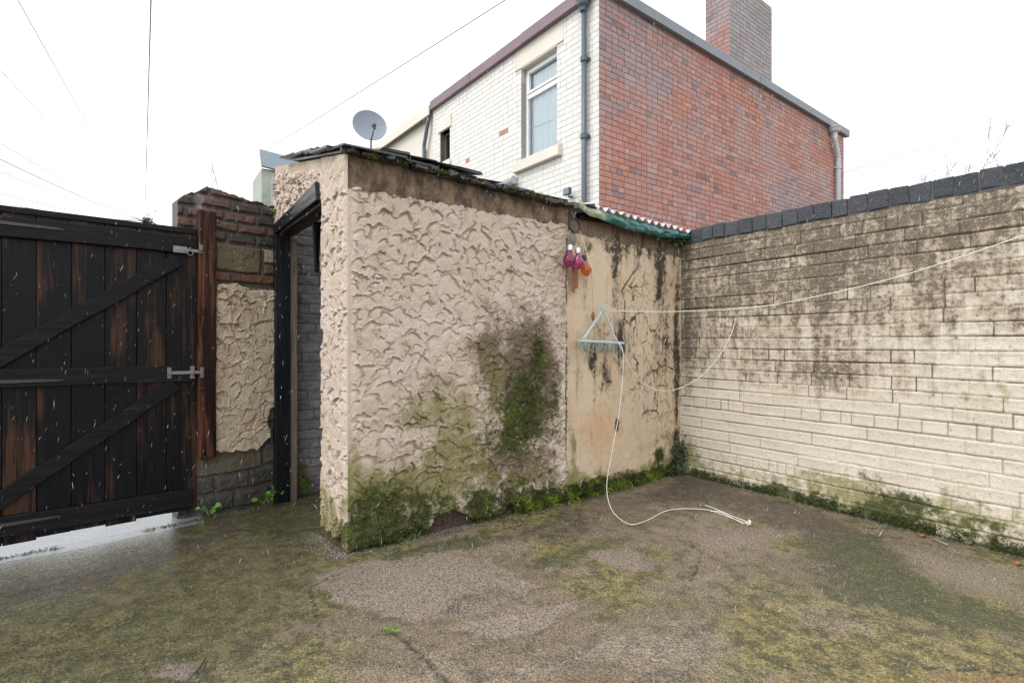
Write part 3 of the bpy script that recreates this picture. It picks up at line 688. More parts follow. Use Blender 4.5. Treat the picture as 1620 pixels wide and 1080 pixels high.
def roof():
    pitch = (2.44-2.072)/1.55
    base = MB()
    for a in (0,):
        vs = []
        x0, x1 = -.02, SB+.03
        for (x, y) in ((x0, -.02), (x1, -.02), (x1, 1.0), (x0, 1.0)):  # roof stops short of the back wall, left open to light the interior
            z = 2.078+pitch*y-.035*max(x, 0); vs += [(x-(.027*y if x < 0 else 0), y, z), ]
        up = [(v[0], v[1], v[2]+.012) for v in vs]
        base.add(vs+up, [(3, 2, 1, 0), (4, 5, 6, 7), (0, 1, 5, 4), (1, 2, 6, 5), (2, 3, 7, 6), (3, 0, 4, 7)])
    rf = base.build('roof', M_slate, outhouse)
    s = MB(); random.seed(8)
    for r in range(6):
        y0 = -.075+r*.19; x = -.045-random.uniform(0, .025)-.03*y0
        while x < SB+.05:
            w = random.uniform(.18, .34); L = random.uniform(.34, .42); th = random.uniform(.006, .011)
            zb = 2.092+pitch*y0-.035*max(x, 0)+.010+(.0 if r else .0)
            M = Matrix.Translation((x, y0+random.uniform(-.02, .015), zb+random.uniform(0, .008))) @ Matrix.Rotation(math.atan(pitch)-.035+random.uniform(-.012, .012), 4, 'X') @ Matrix.Rotation(random.uniform(-.04, .04), 4, 'Z') @ Matrix.Rotation(random.uniform(-.02, .02), 4, 'Y')
            s.box(0, w, 0, L, 0, th, random.random(), M, jit=.005); x += w+.004
    # a second, lifted run near the ridge of the eave
    for k in range(4):
        x = .16+k*.155
        M = Matrix.Translation((x, -.05, 2.116-.035*x+.010)) @ Matrix.Rotation(math.atan(pitch)-.02, 4, 'X') @ Matrix.Rotation(random.uniform(-.03, .03), 4, 'Z')
        s.box(0, .17, 0, .36, 0, .011, random.random(), M, jit=.006)
    for k in range(60):
        x = random.uniform(-.05, SB); y = random.uniform(-.055, -.025)
        M = Matrix.Translation((x, y, 2.077-.035*max(x, 0)+random.uniform(-.006, .008))) @ Matrix.Rotation(random.uniform(0, 3), 4, 'Z')
        s.box(-random.uniform(.02, .06), random.uniform(.02, .06), -.02, .02, -.009, .007, random.random(), M, jit=.004)
    s.build('slates', M_slate, rf)
    g = np.random.default_rng(9); P = []
    for (u, s2) in ((.28, .03), (.46, .035), (.56, .02), (.75, .03), (.98, .03), (1.08, .05), (1.17, .05), (1.25, .04), (.12, .02), (1.4, .03)):
        k = 30; P.append(np.stack([g.normal(u, s2, k), g.uniform(-.082, -.06, k), 2.080-.035*u+g.normal(0, .008, k)], -1))
    P = np.concatenate(P); Rm = np.array(FL.M.to_3x3()); P = P @ Rm.T+np.array(FL.M.translation)
    scat(mossY, P, np.tile(Rm @ np.array([0, -.6, .6]), (len(P), 1)), .012, 5, g)
roof()

# ------------------------------------------------------------------ smooth rendered store next to it
store = thing('store_shed', 'smooth mould-streaked peach render store between the lumpy outhouse and the painted brick wall', 'shed', FL.M)
def build_store():
    U, Z = grid(SB-.01, 2.83, -.12, 1.99, .006)
    n = fbm(U*5, Z*5, 71); n2 = fbm(U*20, Z*20, 73); n3 = fbm(U*55, Z*55, 75)
    B = lambda *a: blob(FL, U, Z, *a)
    H = -.012+(fbm(U*2, Z*2, 77)-.5)*.02+(n2-.5)*.004+(n3-.5)*.0025
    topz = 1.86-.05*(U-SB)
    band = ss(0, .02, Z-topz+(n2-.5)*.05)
    H = H+band*.006*0-.008*(1-band)*ss(.02, .0, np.abs(Z-topz))
    vein = np.clip(B(1040, 590, .36, .5, 1.1)+B(1030, 480, .35, .35, .9)+B(960, 520, .16, .2, .5), 0, 1)
    dirt = np.clip(B(1045, 430, .07, .32, .8)+B(975, 420, .05, .34, .6)+B(930, 400, .04, .2, .35)+B(1072, 560, .045, .8, .8)+B(1000, 395, .6, .09, .45)+B(940, 570, .07, .13, .62)+B(985, 545, .09, .18, .68)+B(960, 600, .07, .12, .55)+B(1050, 560, .12, .3, .4)+.30, 0, 1)
    moss = np.clip(B(978, 672, .035, .09, .8)+ss(.16, .03, Z+(n-.5)*.25)*.95+B(1045, 720, .10, .13, .8)+B(1070, 700, .06, .2, .7), 0, 1.1)
    algae = np.clip(ss(.3, .1, Z+(n-.5)*.3)*.7+B(1060, 690, .16, .25, .6)+B(910, 720, .04, .3, .7)+B(900, 660, .05, .4, .4), 0, 1)
    peach = np.clip(B(950, 680, .3, .22, .8)+B(930, 400, .2, .2, .3), 0, 1)
    cr = ss(.010, .003, seg_dist(U+(n2-.5)*.06, Z+(n2-.5)*.03, [FL.hit(1020, 375), FL.hit(1012, 420), FL.hit(988, 460), FL.hit(992, 495), FL.hit(985, 540)]))*ss(.25, .5, n2+.2)
    chip = B(990, 468, .018, .035, 1.); H = H-cr*.008-.01*ss(.4, .8, chip)
    relief('rendered_wall', U, Z, H, .1, M_smooth, store, dict(band=band, vein=vein, dirt=dirt, moss=moss, algae=algae, peach=peach, crack=np.maximum(cr, ss(.5, .9, chip)*.5)))
    mk = ss(.5, .95, moss+(n2-.5)*1.1+(n-.5)*.5)
    mossify(FL, U, Z, H, mk, 22000, .011, gm, mossA, 5)
    # corrugated roof sheet
    nu = 260; us = np.linspace(SB+.16, 2.86, nu); vs = np.linspace(-.085, 1.6, 24); UU, VV = np.meshgrid(us, vs)
    ph = (UU-SB)/.078; zz = 2.05-.045*(UU-SB-.16)+.19*(VV+.085)+.016*np.sin(2*math.pi*ph)+(fbm(UU*5, VV*3, 79)-.5)*.02
    yy = VV+(fbm(UU*9, VV*0+.3, 81)-.5)*.03*ss(.2, -.085, VV)
    V = np.stack([UU, yy, zz], -1).reshape(-1, 3); ix = np.arange(V.shape[0]).reshape(UU.shape)
    Q = np.stack([ix[:-1, :-1], ix[:-1, 1:], ix[1:, 1:], ix[1:, :-1]], -1).reshape(-1, 4)
    m = Mat('weathered_corrugated_sheet'); n_ = m.noise(18, 5, .7); e = m.nd('ShaderNodeSeparateXYZ'); m.put(e.inputs[0], m.oc())
    rust = m.mul(m.rg(m.noise(12, 4, .7), .47, .58), m.rg(e.outputs[1], -.085, -.02, 1, 0))
    mm = m.done(m.mix(rust, m.mix(n_, (.50, .50, .56), (.74, .72, .76)), (.42, .14, .05)), .4)
    o = link_mesh('roof_sheet', V, Q, mm, store, None, True); md = o.modifiers.new('t', 'SOLIDIFY'); md.thickness = .005
    # dark under-edge and batten
    b = MB(); b.box(SB+.1, 2.83, -.035, .03, 1.965, 2.0, .4); b.build('wall_plate', M_rail, store)
build_store()
def tarpaulin():
    nu = 150; us = np.linspace(SB+.03, 2.80, nu); ts = np.linspace(0, 1, 12); UU, TT = np.meshgrid(us, ts)
    s = (UU-SB)/1.29
    zt = 2.075-.055*s*1.0-.025*ss(.0, .12, s)+.02*ss(.12, 0, s); zb = np.interp(UU[0], [FL.hit(x, y, .07)[0] for x, y in ((905, 322), (930, 340), (960, 352), (1000, 365), (1040, 375), (1085, 378))], [FL.hit(x, y, .07)[1] for x, y in ((905, 322), (930, 340), (960, 352), (1000, 365), (1040, 375), (1085, 378))])[None, :]
    zz = zt*(1-TT)+zb*TT
    fold = np.sin(UU*23+2*np.sin(UU*7))*.5+np.sin(UU*51+1)*.25+(fbm(UU*10, TT*3, 83)-.5)*1.4
    yy = -.058-.028*np.sin(TT*math.pi*.8)*(1+.55*fold)
    V = np.stack([UU, yy, zz+(fbm(UU*15, TT*2, 85)-.5)*.014], -1).reshape(-1, 3); ix = np.arange(len(V)).reshape(UU.shape)
    Q = np.stack([ix[:-1, :-1], ix[:-1, 1:], ix[1:, 1:], ix[1:, :-1]], -1).reshape(-1, 4)
    m = Mat('sheet_green_plastic'); n_ = m.noise(9, 5, .65); e = m.nd('ShaderNodeSeparateXYZ'); m.put(e.inputs[0], m.oc())
    fade = m.rg(m.addm(e.outputs[0], m.mul(m.addm(n_, -.5), .25)), SB+.25, SB+.33, 1, 0)
    c = m.mix(m.rg(n_, .35, .65), (.008, .045, .045), (.02, .13, .11)); c = m.mix(m.rg(m.noise(30, 4), .6, .7, 0, .7), c, (.10, .25, .12))
    c = m.mix(m.mul(fade, .9), c, m.mix(n_, (.23, .27, .16), (.40, .40, .30)))
    mm = m.done(c, .3, m.bump(n_, .3, .01))
    o = link_mesh('tarpaulin', V, Q, mm, None, None, True, FL.M); md = o.modifiers.new('t', 'SOLIDIFY'); md.thickness = .002
    tag(o, 'dark green plastic sheeting tucked under the corrugated sheet along the store eave', 'tarpaulin', kind='thing')
tarpaulin()

# ------------------------------------------------------------------ right boundary wall
garden = thing('garden_wall', 'long cream painted brick wall stained black with a dark blue brick coping', 'wall', FR.M)
def build_garden():
    L = 3.6; g = np.random.default_rng(21)
    U, Z = grid(-.12, L, -.12, 1.90, .005)
    bed, perp, tone, row = courses(U, Z, .0805, .243, g, .004, 5)
    n = fbm(U*5, Z*5, 91); n2 = fbm(U*20, Z*20, 93); n3 = fbm(U*60, Z*60, 95)
    wob = (fbm(U*9, Z*30, 97)-.5)*.006
    strong = ss(.45, .7, fbm(U*.9+4, row*1.7, 98))
    jb = ss(.0075, .002, bed+wob*.5); jp = ss(.0075, .002, perp+wob*.5)*np.where(vn(U*4, row*3.3, 99) > .55, 1., .62)
    H = .010-(.0024+.0060*strong)*jb-.0036*jp+(tone-.5)*.006+(n-.5)*.004+(n2-.5)*.004+(n3-.5)*.0022
    H += .0012*ss(.03, .012, bed+wob)*(1-jb)
    H += (fbm(U*1.1, Z*1.1, 90)-.5)*.012
    B = lambda *a: blob(FR, U, Z, *a)
    low = Z+(n-.5)*.3
    dirt = np.clip(.19+.36*ss(.4, 1.4, Z+(fbm(U*2, Z*2, 88)-.5)*.6)+.25*ss(1.5, 1.85, Z)+B(1160, 450, .3, .3, .22)+B(1320, 440, .4, .22, .2)+B(1300, 590, .3, .12, .42)+B(1090, 560, .06, .5, .4)+B(1450, 380, .5, .18, .15)+B(1310, 430, .07, .5, .25)-B(1540, 560, .5, .22, .15)-.1*ss(.9, .5, Z)+(tone-.5)*.16*ss(.8, 1.4, Z)+.10*ss(.5, .9, Z), 0, 1)
    moss = np.clip(ss(.15, .02, low+.02)*.85+B(1420, 790, .2, .1, .75)+B(1250, 790, .3, .06, .3)+B(1370, 745, .06, .05, .5)+B(1560, 830, .4, .08, .5)+B(1205, 740, .05, .04, .4)+B(1325, 350, .035, .09, .55)+jb*ss(.45, .1, Z)*.32*ss(.4, .7, n), 0, 1)
    algae = np.clip(ss(.42, .06, low)*.62+B(1400, 780, .45, .16, .3)+B(1590, 620, .16, .12, .5)+B(1520, 625, .06, .04, .4)+B(1320, 345, .06, .1, .35)+B(1095, 700, .1, .2, .4), 0, 1)
    relief('painted_brickwork', U, Z, H, .2, M_garden, garden, dict(dirt=dirt, moss=moss, algae=algae, tone=tone, joint=np.maximum(jb*(.6+.4*strong), jp*.95)))
    mk = ss(.55, 1., moss+(n2-.5)*1.2+(n-.5)*.6)
    mossify(FR, U, Z, H, mk, 9000, .009, gm, mossA, 5)
    mossify(FR, U, Z, H, ss(.7, 1., algae+(n2-.5)*1.0)*.3*(1-mk), 9000, .007, gm, mossY, 4)
    # coping: bricks on edge over a mortar bed
    b = MB(); random.seed(4); x = -.12
    while x < L-.02:
        w = random.uniform(.098, .112); dz = random.uniform(-.004, .004)
        b.box(x, x+w-.008, -.018+random.uniform(-.006, .006), .215, 1.908+dz, 2.018+dz, random.random(), jit=.0045); x += w
    b.build('coping', M_coping, garden, bevel=.0055)
    b = MB(); b.box(-.12, L-.02, -.008, .20, 1.899, 2.012); b.build('coping_bed', M_cmortar, garden)
build_garden()

# ------------------------------------------------------------------ short wall beside the gate
stub = thing('gate_side_wall', 'short crumbling brick and stone wall with a beige plaster patch beside the gate', 'wall', FG.M)
def build_stub():
    LG = math.hypot(PF[0]-GE[0], PF[1]-GE[1])
    x0 = FG.hit(287, 400)[0]
    nu = int((LG+.03-x0)/.0045); nz = int(2.38/.0045)
    tt, U = np.meshgrid(np.linspace(0, 1, nz), np.linspace(x0, LG+.03, nu), indexing='ij')
    rim = np.interp(U[0], [x0, x0+.03, x0+.10, x0+.16, x0+.3, x0+.45, LG-.06, LG+.03], [2.08, 2.12, 2.13, 2.185, 2.17, 2.15, 2.13, 2.15])+(fbm(U[0]*14, U[0]*0+.2, 12)-.5)*.05
    Z = -.22+tt*(rim[None, :]+.22)
    n = fbm(U*6, Z*6, 13); n2 = fbm(U*20, Z*20, 15); n3 = fbm(U*55, Z*55, 16)
    wU = U+(n2-.5)*.018; wZ = Z+(n-.5)*.02+(n2-.5)*.012
    H = np.zeros(U.shape)-.022; c = np.zeros(U.shape+(3,)); c[:] = (.075, .066, .058); joint = np.ones(U.shape)
    rects = []; g = np.random.default_rng(8)
    def px(a, b_, x1, y1):
        u0, z1 = FG.hit(a, b_); u1, z0 = FG.hit(x1, y1); return u0, u1, z0, z1
    def row(z0, z1, L, cols, off=0):
        x = x0-off
        while x < LG+.05:
            l = L*g.uniform(.85, 1.1); rects.append((x, x+l-.014, z0, z1-.014, cols[g.integers(len(cols))])); x += l
    redd = [(.075, .036, .028), (.05, .032, .03), (.035, .028, .028), (.10, .045, .03)]
    z = 1.66
    soot = [(.07, .045, .042), (.12, .06, .048), (.055, .045, .045), (.17, .075, .052)]
    for zt in (2.21, 2.132, 2.054, 1.976, 1.898): row(zt-.078, zt, .225, soot if zt > 1.9 else [(.05, .046, .048), (.075, .06, .058)], g.uniform(0, .2))
    rects.append((FG.hit(342, 420)[0], FG.hit(414, 420)[0], 1.605, 1.80, (.19, .15, .08)))
    rects.append((FG.hit(418, 420)[0], LG+.05, 1.69, 1.80, (.30, .25, .18)))
    rects.append((FG.hit(418, 420)[0], LG+.05, 1.605, 1.68, (.14, .065, .045)))
    rects.append((x0, FG.hit(366, 440)[0], 1.53, 1.60, (.17, .07, .045))); rects.append((FG.hit(368, 440)[0], LG+.05, 1.535, 1.60, (.20, .075, .045)))
    for k, (z0, z1) in enumerate(((1.32, 1.525), (1.11, 1.31), (.90, 1.10), (.70, .89), (.50, .69), (.33, .49))): row(z0, z1, .3, [(.10, .085, .06), (.12, .10, .07), (.075, .065, .055)], .1*k)
    rects.append((x0, LG-.10, .16, .325, (.125, .105, .07))); rects.append((LG-.09, LG+.05, .18, .325, (.09, .08, .065)))
    row(.035, .155, .26, [(.055, .05, .045), (.07, .06, .05), (.045, .042, .04)], .05)
    row(-.10, .02, .24, [(.045, .042, .04), (.06, .053, .047)], .13); row(-.24, -.11, .3, [(.05, .045, .04)])
    for (a, b_, z0, z1, col) in rects:
        d = np.minimum(np.minimum(wU-a, b_-wU), np.minimum(wZ-z0, z1-wZ)); m = d > -.004
        f = ss(-.002, .012, d); tn = g.normal(0, .004)
        H = np.where(m, -.022+f*(.022+tn), H); joint = np.where(m, 1-f, joint)
        v = g.uniform(.8, 1.2); c[m] = np.array(col)*v
    H += (n-.5)*.014+(n2-.5)*.012+(n3-.5)*.006
    H -= .075*ss(.035, .0, U)
    # plaster patch
    Pp = [FG.hit(*p) for p in ((340, 452), (372, 449), (400, 456), (445, 456), (445, 590), (443, 640), (424, 648), (426, 690), (405, 712), (375, 712), (345, 718), (335, 715))]
    sd = poly_sd(U+(n-.5)*.06+(n2-.5)*.03, Z+(n-.5)*.06+(n2-.5)*.03, Pp)
    pl = ss(.004, -.006, sd); T = trowel(U, Z*1., 303, .03, .06, .014, .008)
    H = H*(1-pl)+pl*(.012+T*1.5+(n2-.5)*.006)
    crk = ss(.006, .002, seg_dist(U+(n2-.5)*.03, Z, [FG.hit(365, 470), FG.hit(366, 520), FG.hit(385, 570)])); H -= crk*.012*pl
    moss = ss(.4, .1, Z)*.45+ss(.1, .0, np.abs(Z-1.56))*.25
    ob = relief('masonry', U, Z, H, .22, M_rubble, stub, dict(joint=joint*(1-pl), plaster=pl, moss=moss*(1-pl)))
    setcol(ob, c)
    mossify(FG, U, Z, H, ss(.6, .9, moss+(n2-.5)*1.2)*.25, 9000, .008, gm, mossA, 4)
build_stub()

# ------------------------------------------------------------------ gate
gate = thing('yard_gate', 'dark stained ledged and braced wooden gate with worn brown patches', 'gate', FGT.M)
def build_gate():
    random.seed(3); b = MB(); x = 0
    while x < GL-.001:
        w = min(random.choice((.145, .15, .155, .16)), GL-x)
        if GL-x-w < .06: w = GL-x
        b.box(x+.0012, x+w-.0012, random.uniform(.0, .004), .024, -.055+random.uniform(-.008, .008)+.02*(x/GL)*0, 1.855+.012*(x/GL)+random.uniform(-.004, .004), random.random()); x += w
    b.box(.004, GL-.004, .018, .030, -.05, 1.85, .5)
    b.build('boards', M_plank, gate, bevel=.003)
    def rail(name, p0, p1, w, th=.034, y=0., mat=M_rail):
        (x0, z0), (x1, z1) = p0, p1; L = math.hypot(x1-x0, z1-z0); a = math.atan2(z1-z0, x1-x0)
        M = Matrix.Translation((x0, y, z0)) @ Matrix.Rotation(-a, 4, 'Y'); bb = MB()
        n = 10; vs = []; fs = []
        for i in range(n+1):
            t = i/n*L; j = random.uniform(-.003, .003)
            vs += [(t, -th, -w/2+j), (t, -th, w/2+j), (t, -.0015, w/2+j), (t, -.0015, -w/2+j)]
        for i in range(n):
            for k in range(4): fs.append((i*4+k, (i+1)*4+k, (i+1)*4+(k+1) % 4, i*4+(k+1) % 4))
        fs += [(0, 1, 2, 3), (n*4+3, n*4+2, n*4+1, n*4)]
        bb.add([M @ Vector(v) for v in vs], fs, random.random()); return bb.build(name, mat, gate, bevel=.004)
    h = lambda px, py: FGT.hit(px, py, .03)
    xl = .02
    zt = h(150, 373)[1]; rail('top_ledge', (xl, zt-.0), (h(306, 388)[0], h(306, 388)[1]), .115)
    zm = h(0, 597)[1]; rail('middle_ledge', (xl, zm), (h(306, 590)[0], h(306, 590)[1]), .105)
    zb = h(0, 832)[1]; rail('bottom_ledge', (xl, zb), (h(306, 786)[0], h(306, 786)[1]), .115)
    def br(a, b_):
        a = h(*a); b_ = h(*b_); k = (a[0]-.05)/(b_[0]-a[0]); rail('brace', (a[0]-(b_[0]-a[0])*k*.35, a[1]-(b_[1]-a[1])*k*.35), b_, .088, .03, 0)
    br((0, 566), (282, 411)); br((0, 792), (279, 607))
    # capping strip and hinges
    bb = MB(); bb.box(0, GL-.003, -.012, -.0015, 1.835, 1.872, .6); bb.build('capping', M_rail, gate, bevel=.003)
    for (px_, py_) in ((100, 363), (100, 601), (96, 816)):
        x, z = FGT.hit(px_, py_, .04); bb = MB(); n = 12
        vs = []; 
        for i in range(n+1):
            t = i/n; xx = .03+(x-.03)*t; w = .030*(1-t)+.013*t
            if i == n: w *= .5
            zz = z+.01*(1-t)
            vs += [(xx, -.041, zz-w/2), (xx, -.041, zz+w/2), (xx, -.0345, zz+w/2), (xx, -.0345, zz-w/2)]
        fs = [(i*4+k, (i+1)*4+k, (i+1)*4+(k+1) % 4, i*4+(k+1) % 4) for i in range(n) for k in range(4)]+[(0, 1, 2, 3), (n*4+3, n*4+2, n*4+1, n*4)]
        bb.add(vs, fs); hg = bb.build('strap_hinge', M_rust, gate)
        for t in (.3, .62, .9):
            sb = MB(); sb.lathe([(.0, .0), (.006, .0), (.005, .003), (0, .004)], Matrix.Translation((.03+(x-.03)*t, -.0412, z+.005)) @ Matrix.Rotation(math.pi/2, 4, 'X'), 8); sb.build('screw', M_rust, hg)
    def bolt(px_, py_, L, hasp):
        x, z = FGT.hit(px_, py_, .04); x1 = GL+.035
        bb = MB()
        if hasp:
            bb.box(x-.01, x+.07, -.0405, -.035, z-.022, z+.022)
            bt = bb.build('hasp_plate', M_galv, gate, bevel=.002)
            c = MB(); c.box(x+.05, x1, -.046, -.041, z-.010, z+.010); c.build('hasp', M_galv, bt, bevel=.002)
            c = MB(); c.torus(.016, .0035, Matrix.Translation((x+.085, -.052, z-.018)), 20, 6); c.tube([(x+.085, -.055, z+.012), (x+.085, -.03, z+.012)], .006); c.build('padlock_ring', M_galv, bt, True)
        else:
            bb.box(x-.012, x+.012, -.042, -.035, z-.036, z+.036)
            bt = bb.build('bolt_plate', M_galv, gate, bevel=.002)
            c = MB(); c.box(GL-.045, GL-.018, -.042, -.035, z-.042, z+.042); c.build('end_plate', M_galv, bt, bevel=.002)
            c = MB(); c.box(x-.008, GL+.03, -.054, -.044, z-.011, z+.011); c.build('bolt_bar', M_galv, bt, bevel=.003)
            c = MB(); c.box(GL-.040, GL-.024, -.062, -.0425, z-.024, z+.024); c.tube([(GL-.032, -.06, z), (GL-.032, -.08, z-.012)], .006, 8); c.build('bolt_keep', M_galv, bt, bevel=.002)
    bolt(277, 394, .1, True); bolt(268, 590, .1, False)
build_gate()
def post():
    fr = FG
    xa, zt = fr.hit(315, 331, .05); xb, _ = fr.hit(342, 331, .05); zb = fr.hit(327, 725, .05)[1]
    p = thing('gate_post', 'red brown wet timber post fixed to the crumbling wall where the gate closes', 'post', fr.M)
    b = MB(); n = 14; vs = []; fs = []
    for i in range(n+1):
        z = zb+(zt-zb)*i/n; j = random.uniform(-.002, .002)
        vs += [(xa+j, -.055, z), (xb+j, -.055, z), (xb+j, .012, z), (xa+j, .012, z)]
    fs = [(i*4+k, i*4+(k+1) % 4, (i+1)*4+(k+1) % 4, (i+1)*4+k) for i in range(n) for k in range(4)]+[(3, 2, 1, 0), (n*4, n*4+1, n*4+2, n*4+3)]
    b.add(vs, fs, .35); b.build('post', M_post, p, bevel=.006)
    for (px_, py_, s) in ((318, 394, .03), (320, 589, .036)):
        x, z = fr.hit(px_, py_, .06); b = MB(); b.box(x-.012, x+.012, -.060, -.0555, z-s, z+s); b.box(x-.009, x+.004, -.076, -.0605, z-.012, z+.014); b.build('staple', M_galv, p, bevel=.002)
    b = MB(); x, z = fr.hit(321, 614, .06); b.lathe([(0, .006), (.008, .005), (.010, 0)], Matrix.Translation((x, -.0555, z)) @ Matrix.Rotation(math.pi/2, 4, 'X'), 10); b.build('bolt_head', M_rust, p)
    x, z = fr.hit(327, 735, .05); b = MB(); b.lathe([(.012, -.03), (.014, 0), (.009, .02)], Matrix.Translation((x, -.02, zb)), 10); b.build('foot_spike', M_rust, p)
post()

# ------------------------------------------------------------------ house of real brick courses
def rect_cut(x0, x1, z0, z1, holes):
    xs = sorted({x0, x1, *[h[0] for h in holes], *[h[1] for h in holes]}); zs = sorted({z0, z1, *[h[2] for h in holes], *[h[3] for h in holes]})
    for a, b in zip(xs, xs[1:]):
        for c, d in zip(zs, zs[1:]):
            m = ((a+b)/2, (c+d)/2)
            if x0 <= m[0] <= x1 and z0 <= m[1] <= z1 and not any(h[0] < m[0] < h[1] and h[2] < m[1] < h[3] for h in holes): yield a, b, c, d
def brickwork(name, x0, x1, z0, z1, mat, mort, parent, M, colfn, holes=(), ch=.075, bl=.225, head=5, seed=1, proud=.0030, thick=.2, inset=.001, gap=.0095, jit=.002, rev=None, mixh=.12):
    g = np.random.default_rng(seed); V = []; F = []; C = []
    r = 0; z = z0
    while z < z1-.01:
        zt = min(z+ch, z1); L = bl/2 if r % head == 0 else bl; x = x0-(L*.5 if r % 2 else 0)*(1 if L == bl else .5); L0 = L
        while x < x1-.004:
            L = bl*.5 if (L0 == bl and g.random() < mixh) else L0
            a, b = max(x, x0), min(x+L, x1); x += L
            c, d = z+gap*.5, zt-gap*.5; a2, b2 = a+(gap*.5 if a > x0 else 0), b-(gap*.5 if b < x1 else 0)
            segs = [(a2, b2)]
            for h in holes:
                if c < h[3] and d > h[2]:
                    ns = []
                    for (p, q) in segs:
                        if p < h[0]: ns.append((p, min(q, h[0])))
                        if q > h[1]: ns.append((max(p, h[1]), q))
                    segs = [s for s in ns if s[1]-s[0] > .01] if any(p < h[1] and q > h[0] for p, q in segs) else segs
            for (p, q) in segs:
                if q-p < .012: continue
                y = -proud+g.normal(0, .0007); i = inset; n = len(V); jj = g.normal(0, jit*.25, 8)*np.array([1, 1, 1, 1, .35, .35, .35, .35])
                V += [(p, 0, c), (q, 0, c), (q, 0, d), (p, 0, d), (p+i+jj[0]*.4, y+jj[4]*.5, c+i+jj[1]), (q-i+jj[2]*.4, y+jj[5]*.5, c+i+jj[1]*.5), (q-i, y+jj[6]*.5, d-i+jj[3]), (p+i, y+jj[7]*.5, d-i+jj[3]*.5)]
                F += [(n+4, n+5, n+6, n+7), (n, n+1, n+5, n+4), (n+1, n+2, n+6, n+5), (n+2, n+3, n+7, n+6), (n+3, n, n+4, n+7)]
                cc = colfn((p+q)/2, (c+d)/2, g); C += [cc]*8
        z += ch; r += 1
    o = link_mesh(name, np.array(V), np.array(F), mat, parent, None, False, M, {'col': np.array(C)})
    b = MB()
    for (a, b_, c, d) in rect_cut(x0, x1, z0, z1, holes): b.box(a, b_, .0005, thick, c, d)
    mo = b.build('mortar', mort, o); return o
house = thing('brick_house', 'flat roofed house, one side white painted brick, the other mottled red brick', 'house', FB.M)
HT = 5.36
def redcol(x, z, g):
    zone = fbm(np.array([x*.38+2]), np.array([z*.5+.3]), 45)[0]+.10*ss(2.5, 5.2, z)*ss(6, 1, x)
    k = zone+.5*(fbm(np.array([x*1.5]), np.array([z*3]), 46)[0]-.5)+g.normal(0, .06); o = fbm(np.array([x*1.1+9]), np.array([z*2.0]), 47)[0]+g.normal(0, .085)
    red = np.array((.45, .195, .15)); pur = np.array((.30, .235, .25)); pk = np.array((.48, .32, .295)); org = np.array((.52, .20, .11))
    c = red*(1-ss(.50, .68, k))+pur*ss(.50, .68, k)
    if g.random() < .3: c = .5*c+.5*pk
    if o > .66: c = .45*c+.55*org
    if g.random() < .05: c = np.array((.20, .14, .14))
    return (.80*c+.20*np.array((.42, .22, .185)))*g.uniform(.9, 1.1)
def whitecol(x, z, g):
    return np.array((.70, .69, .655))*g.uniform(.96, 1.03)
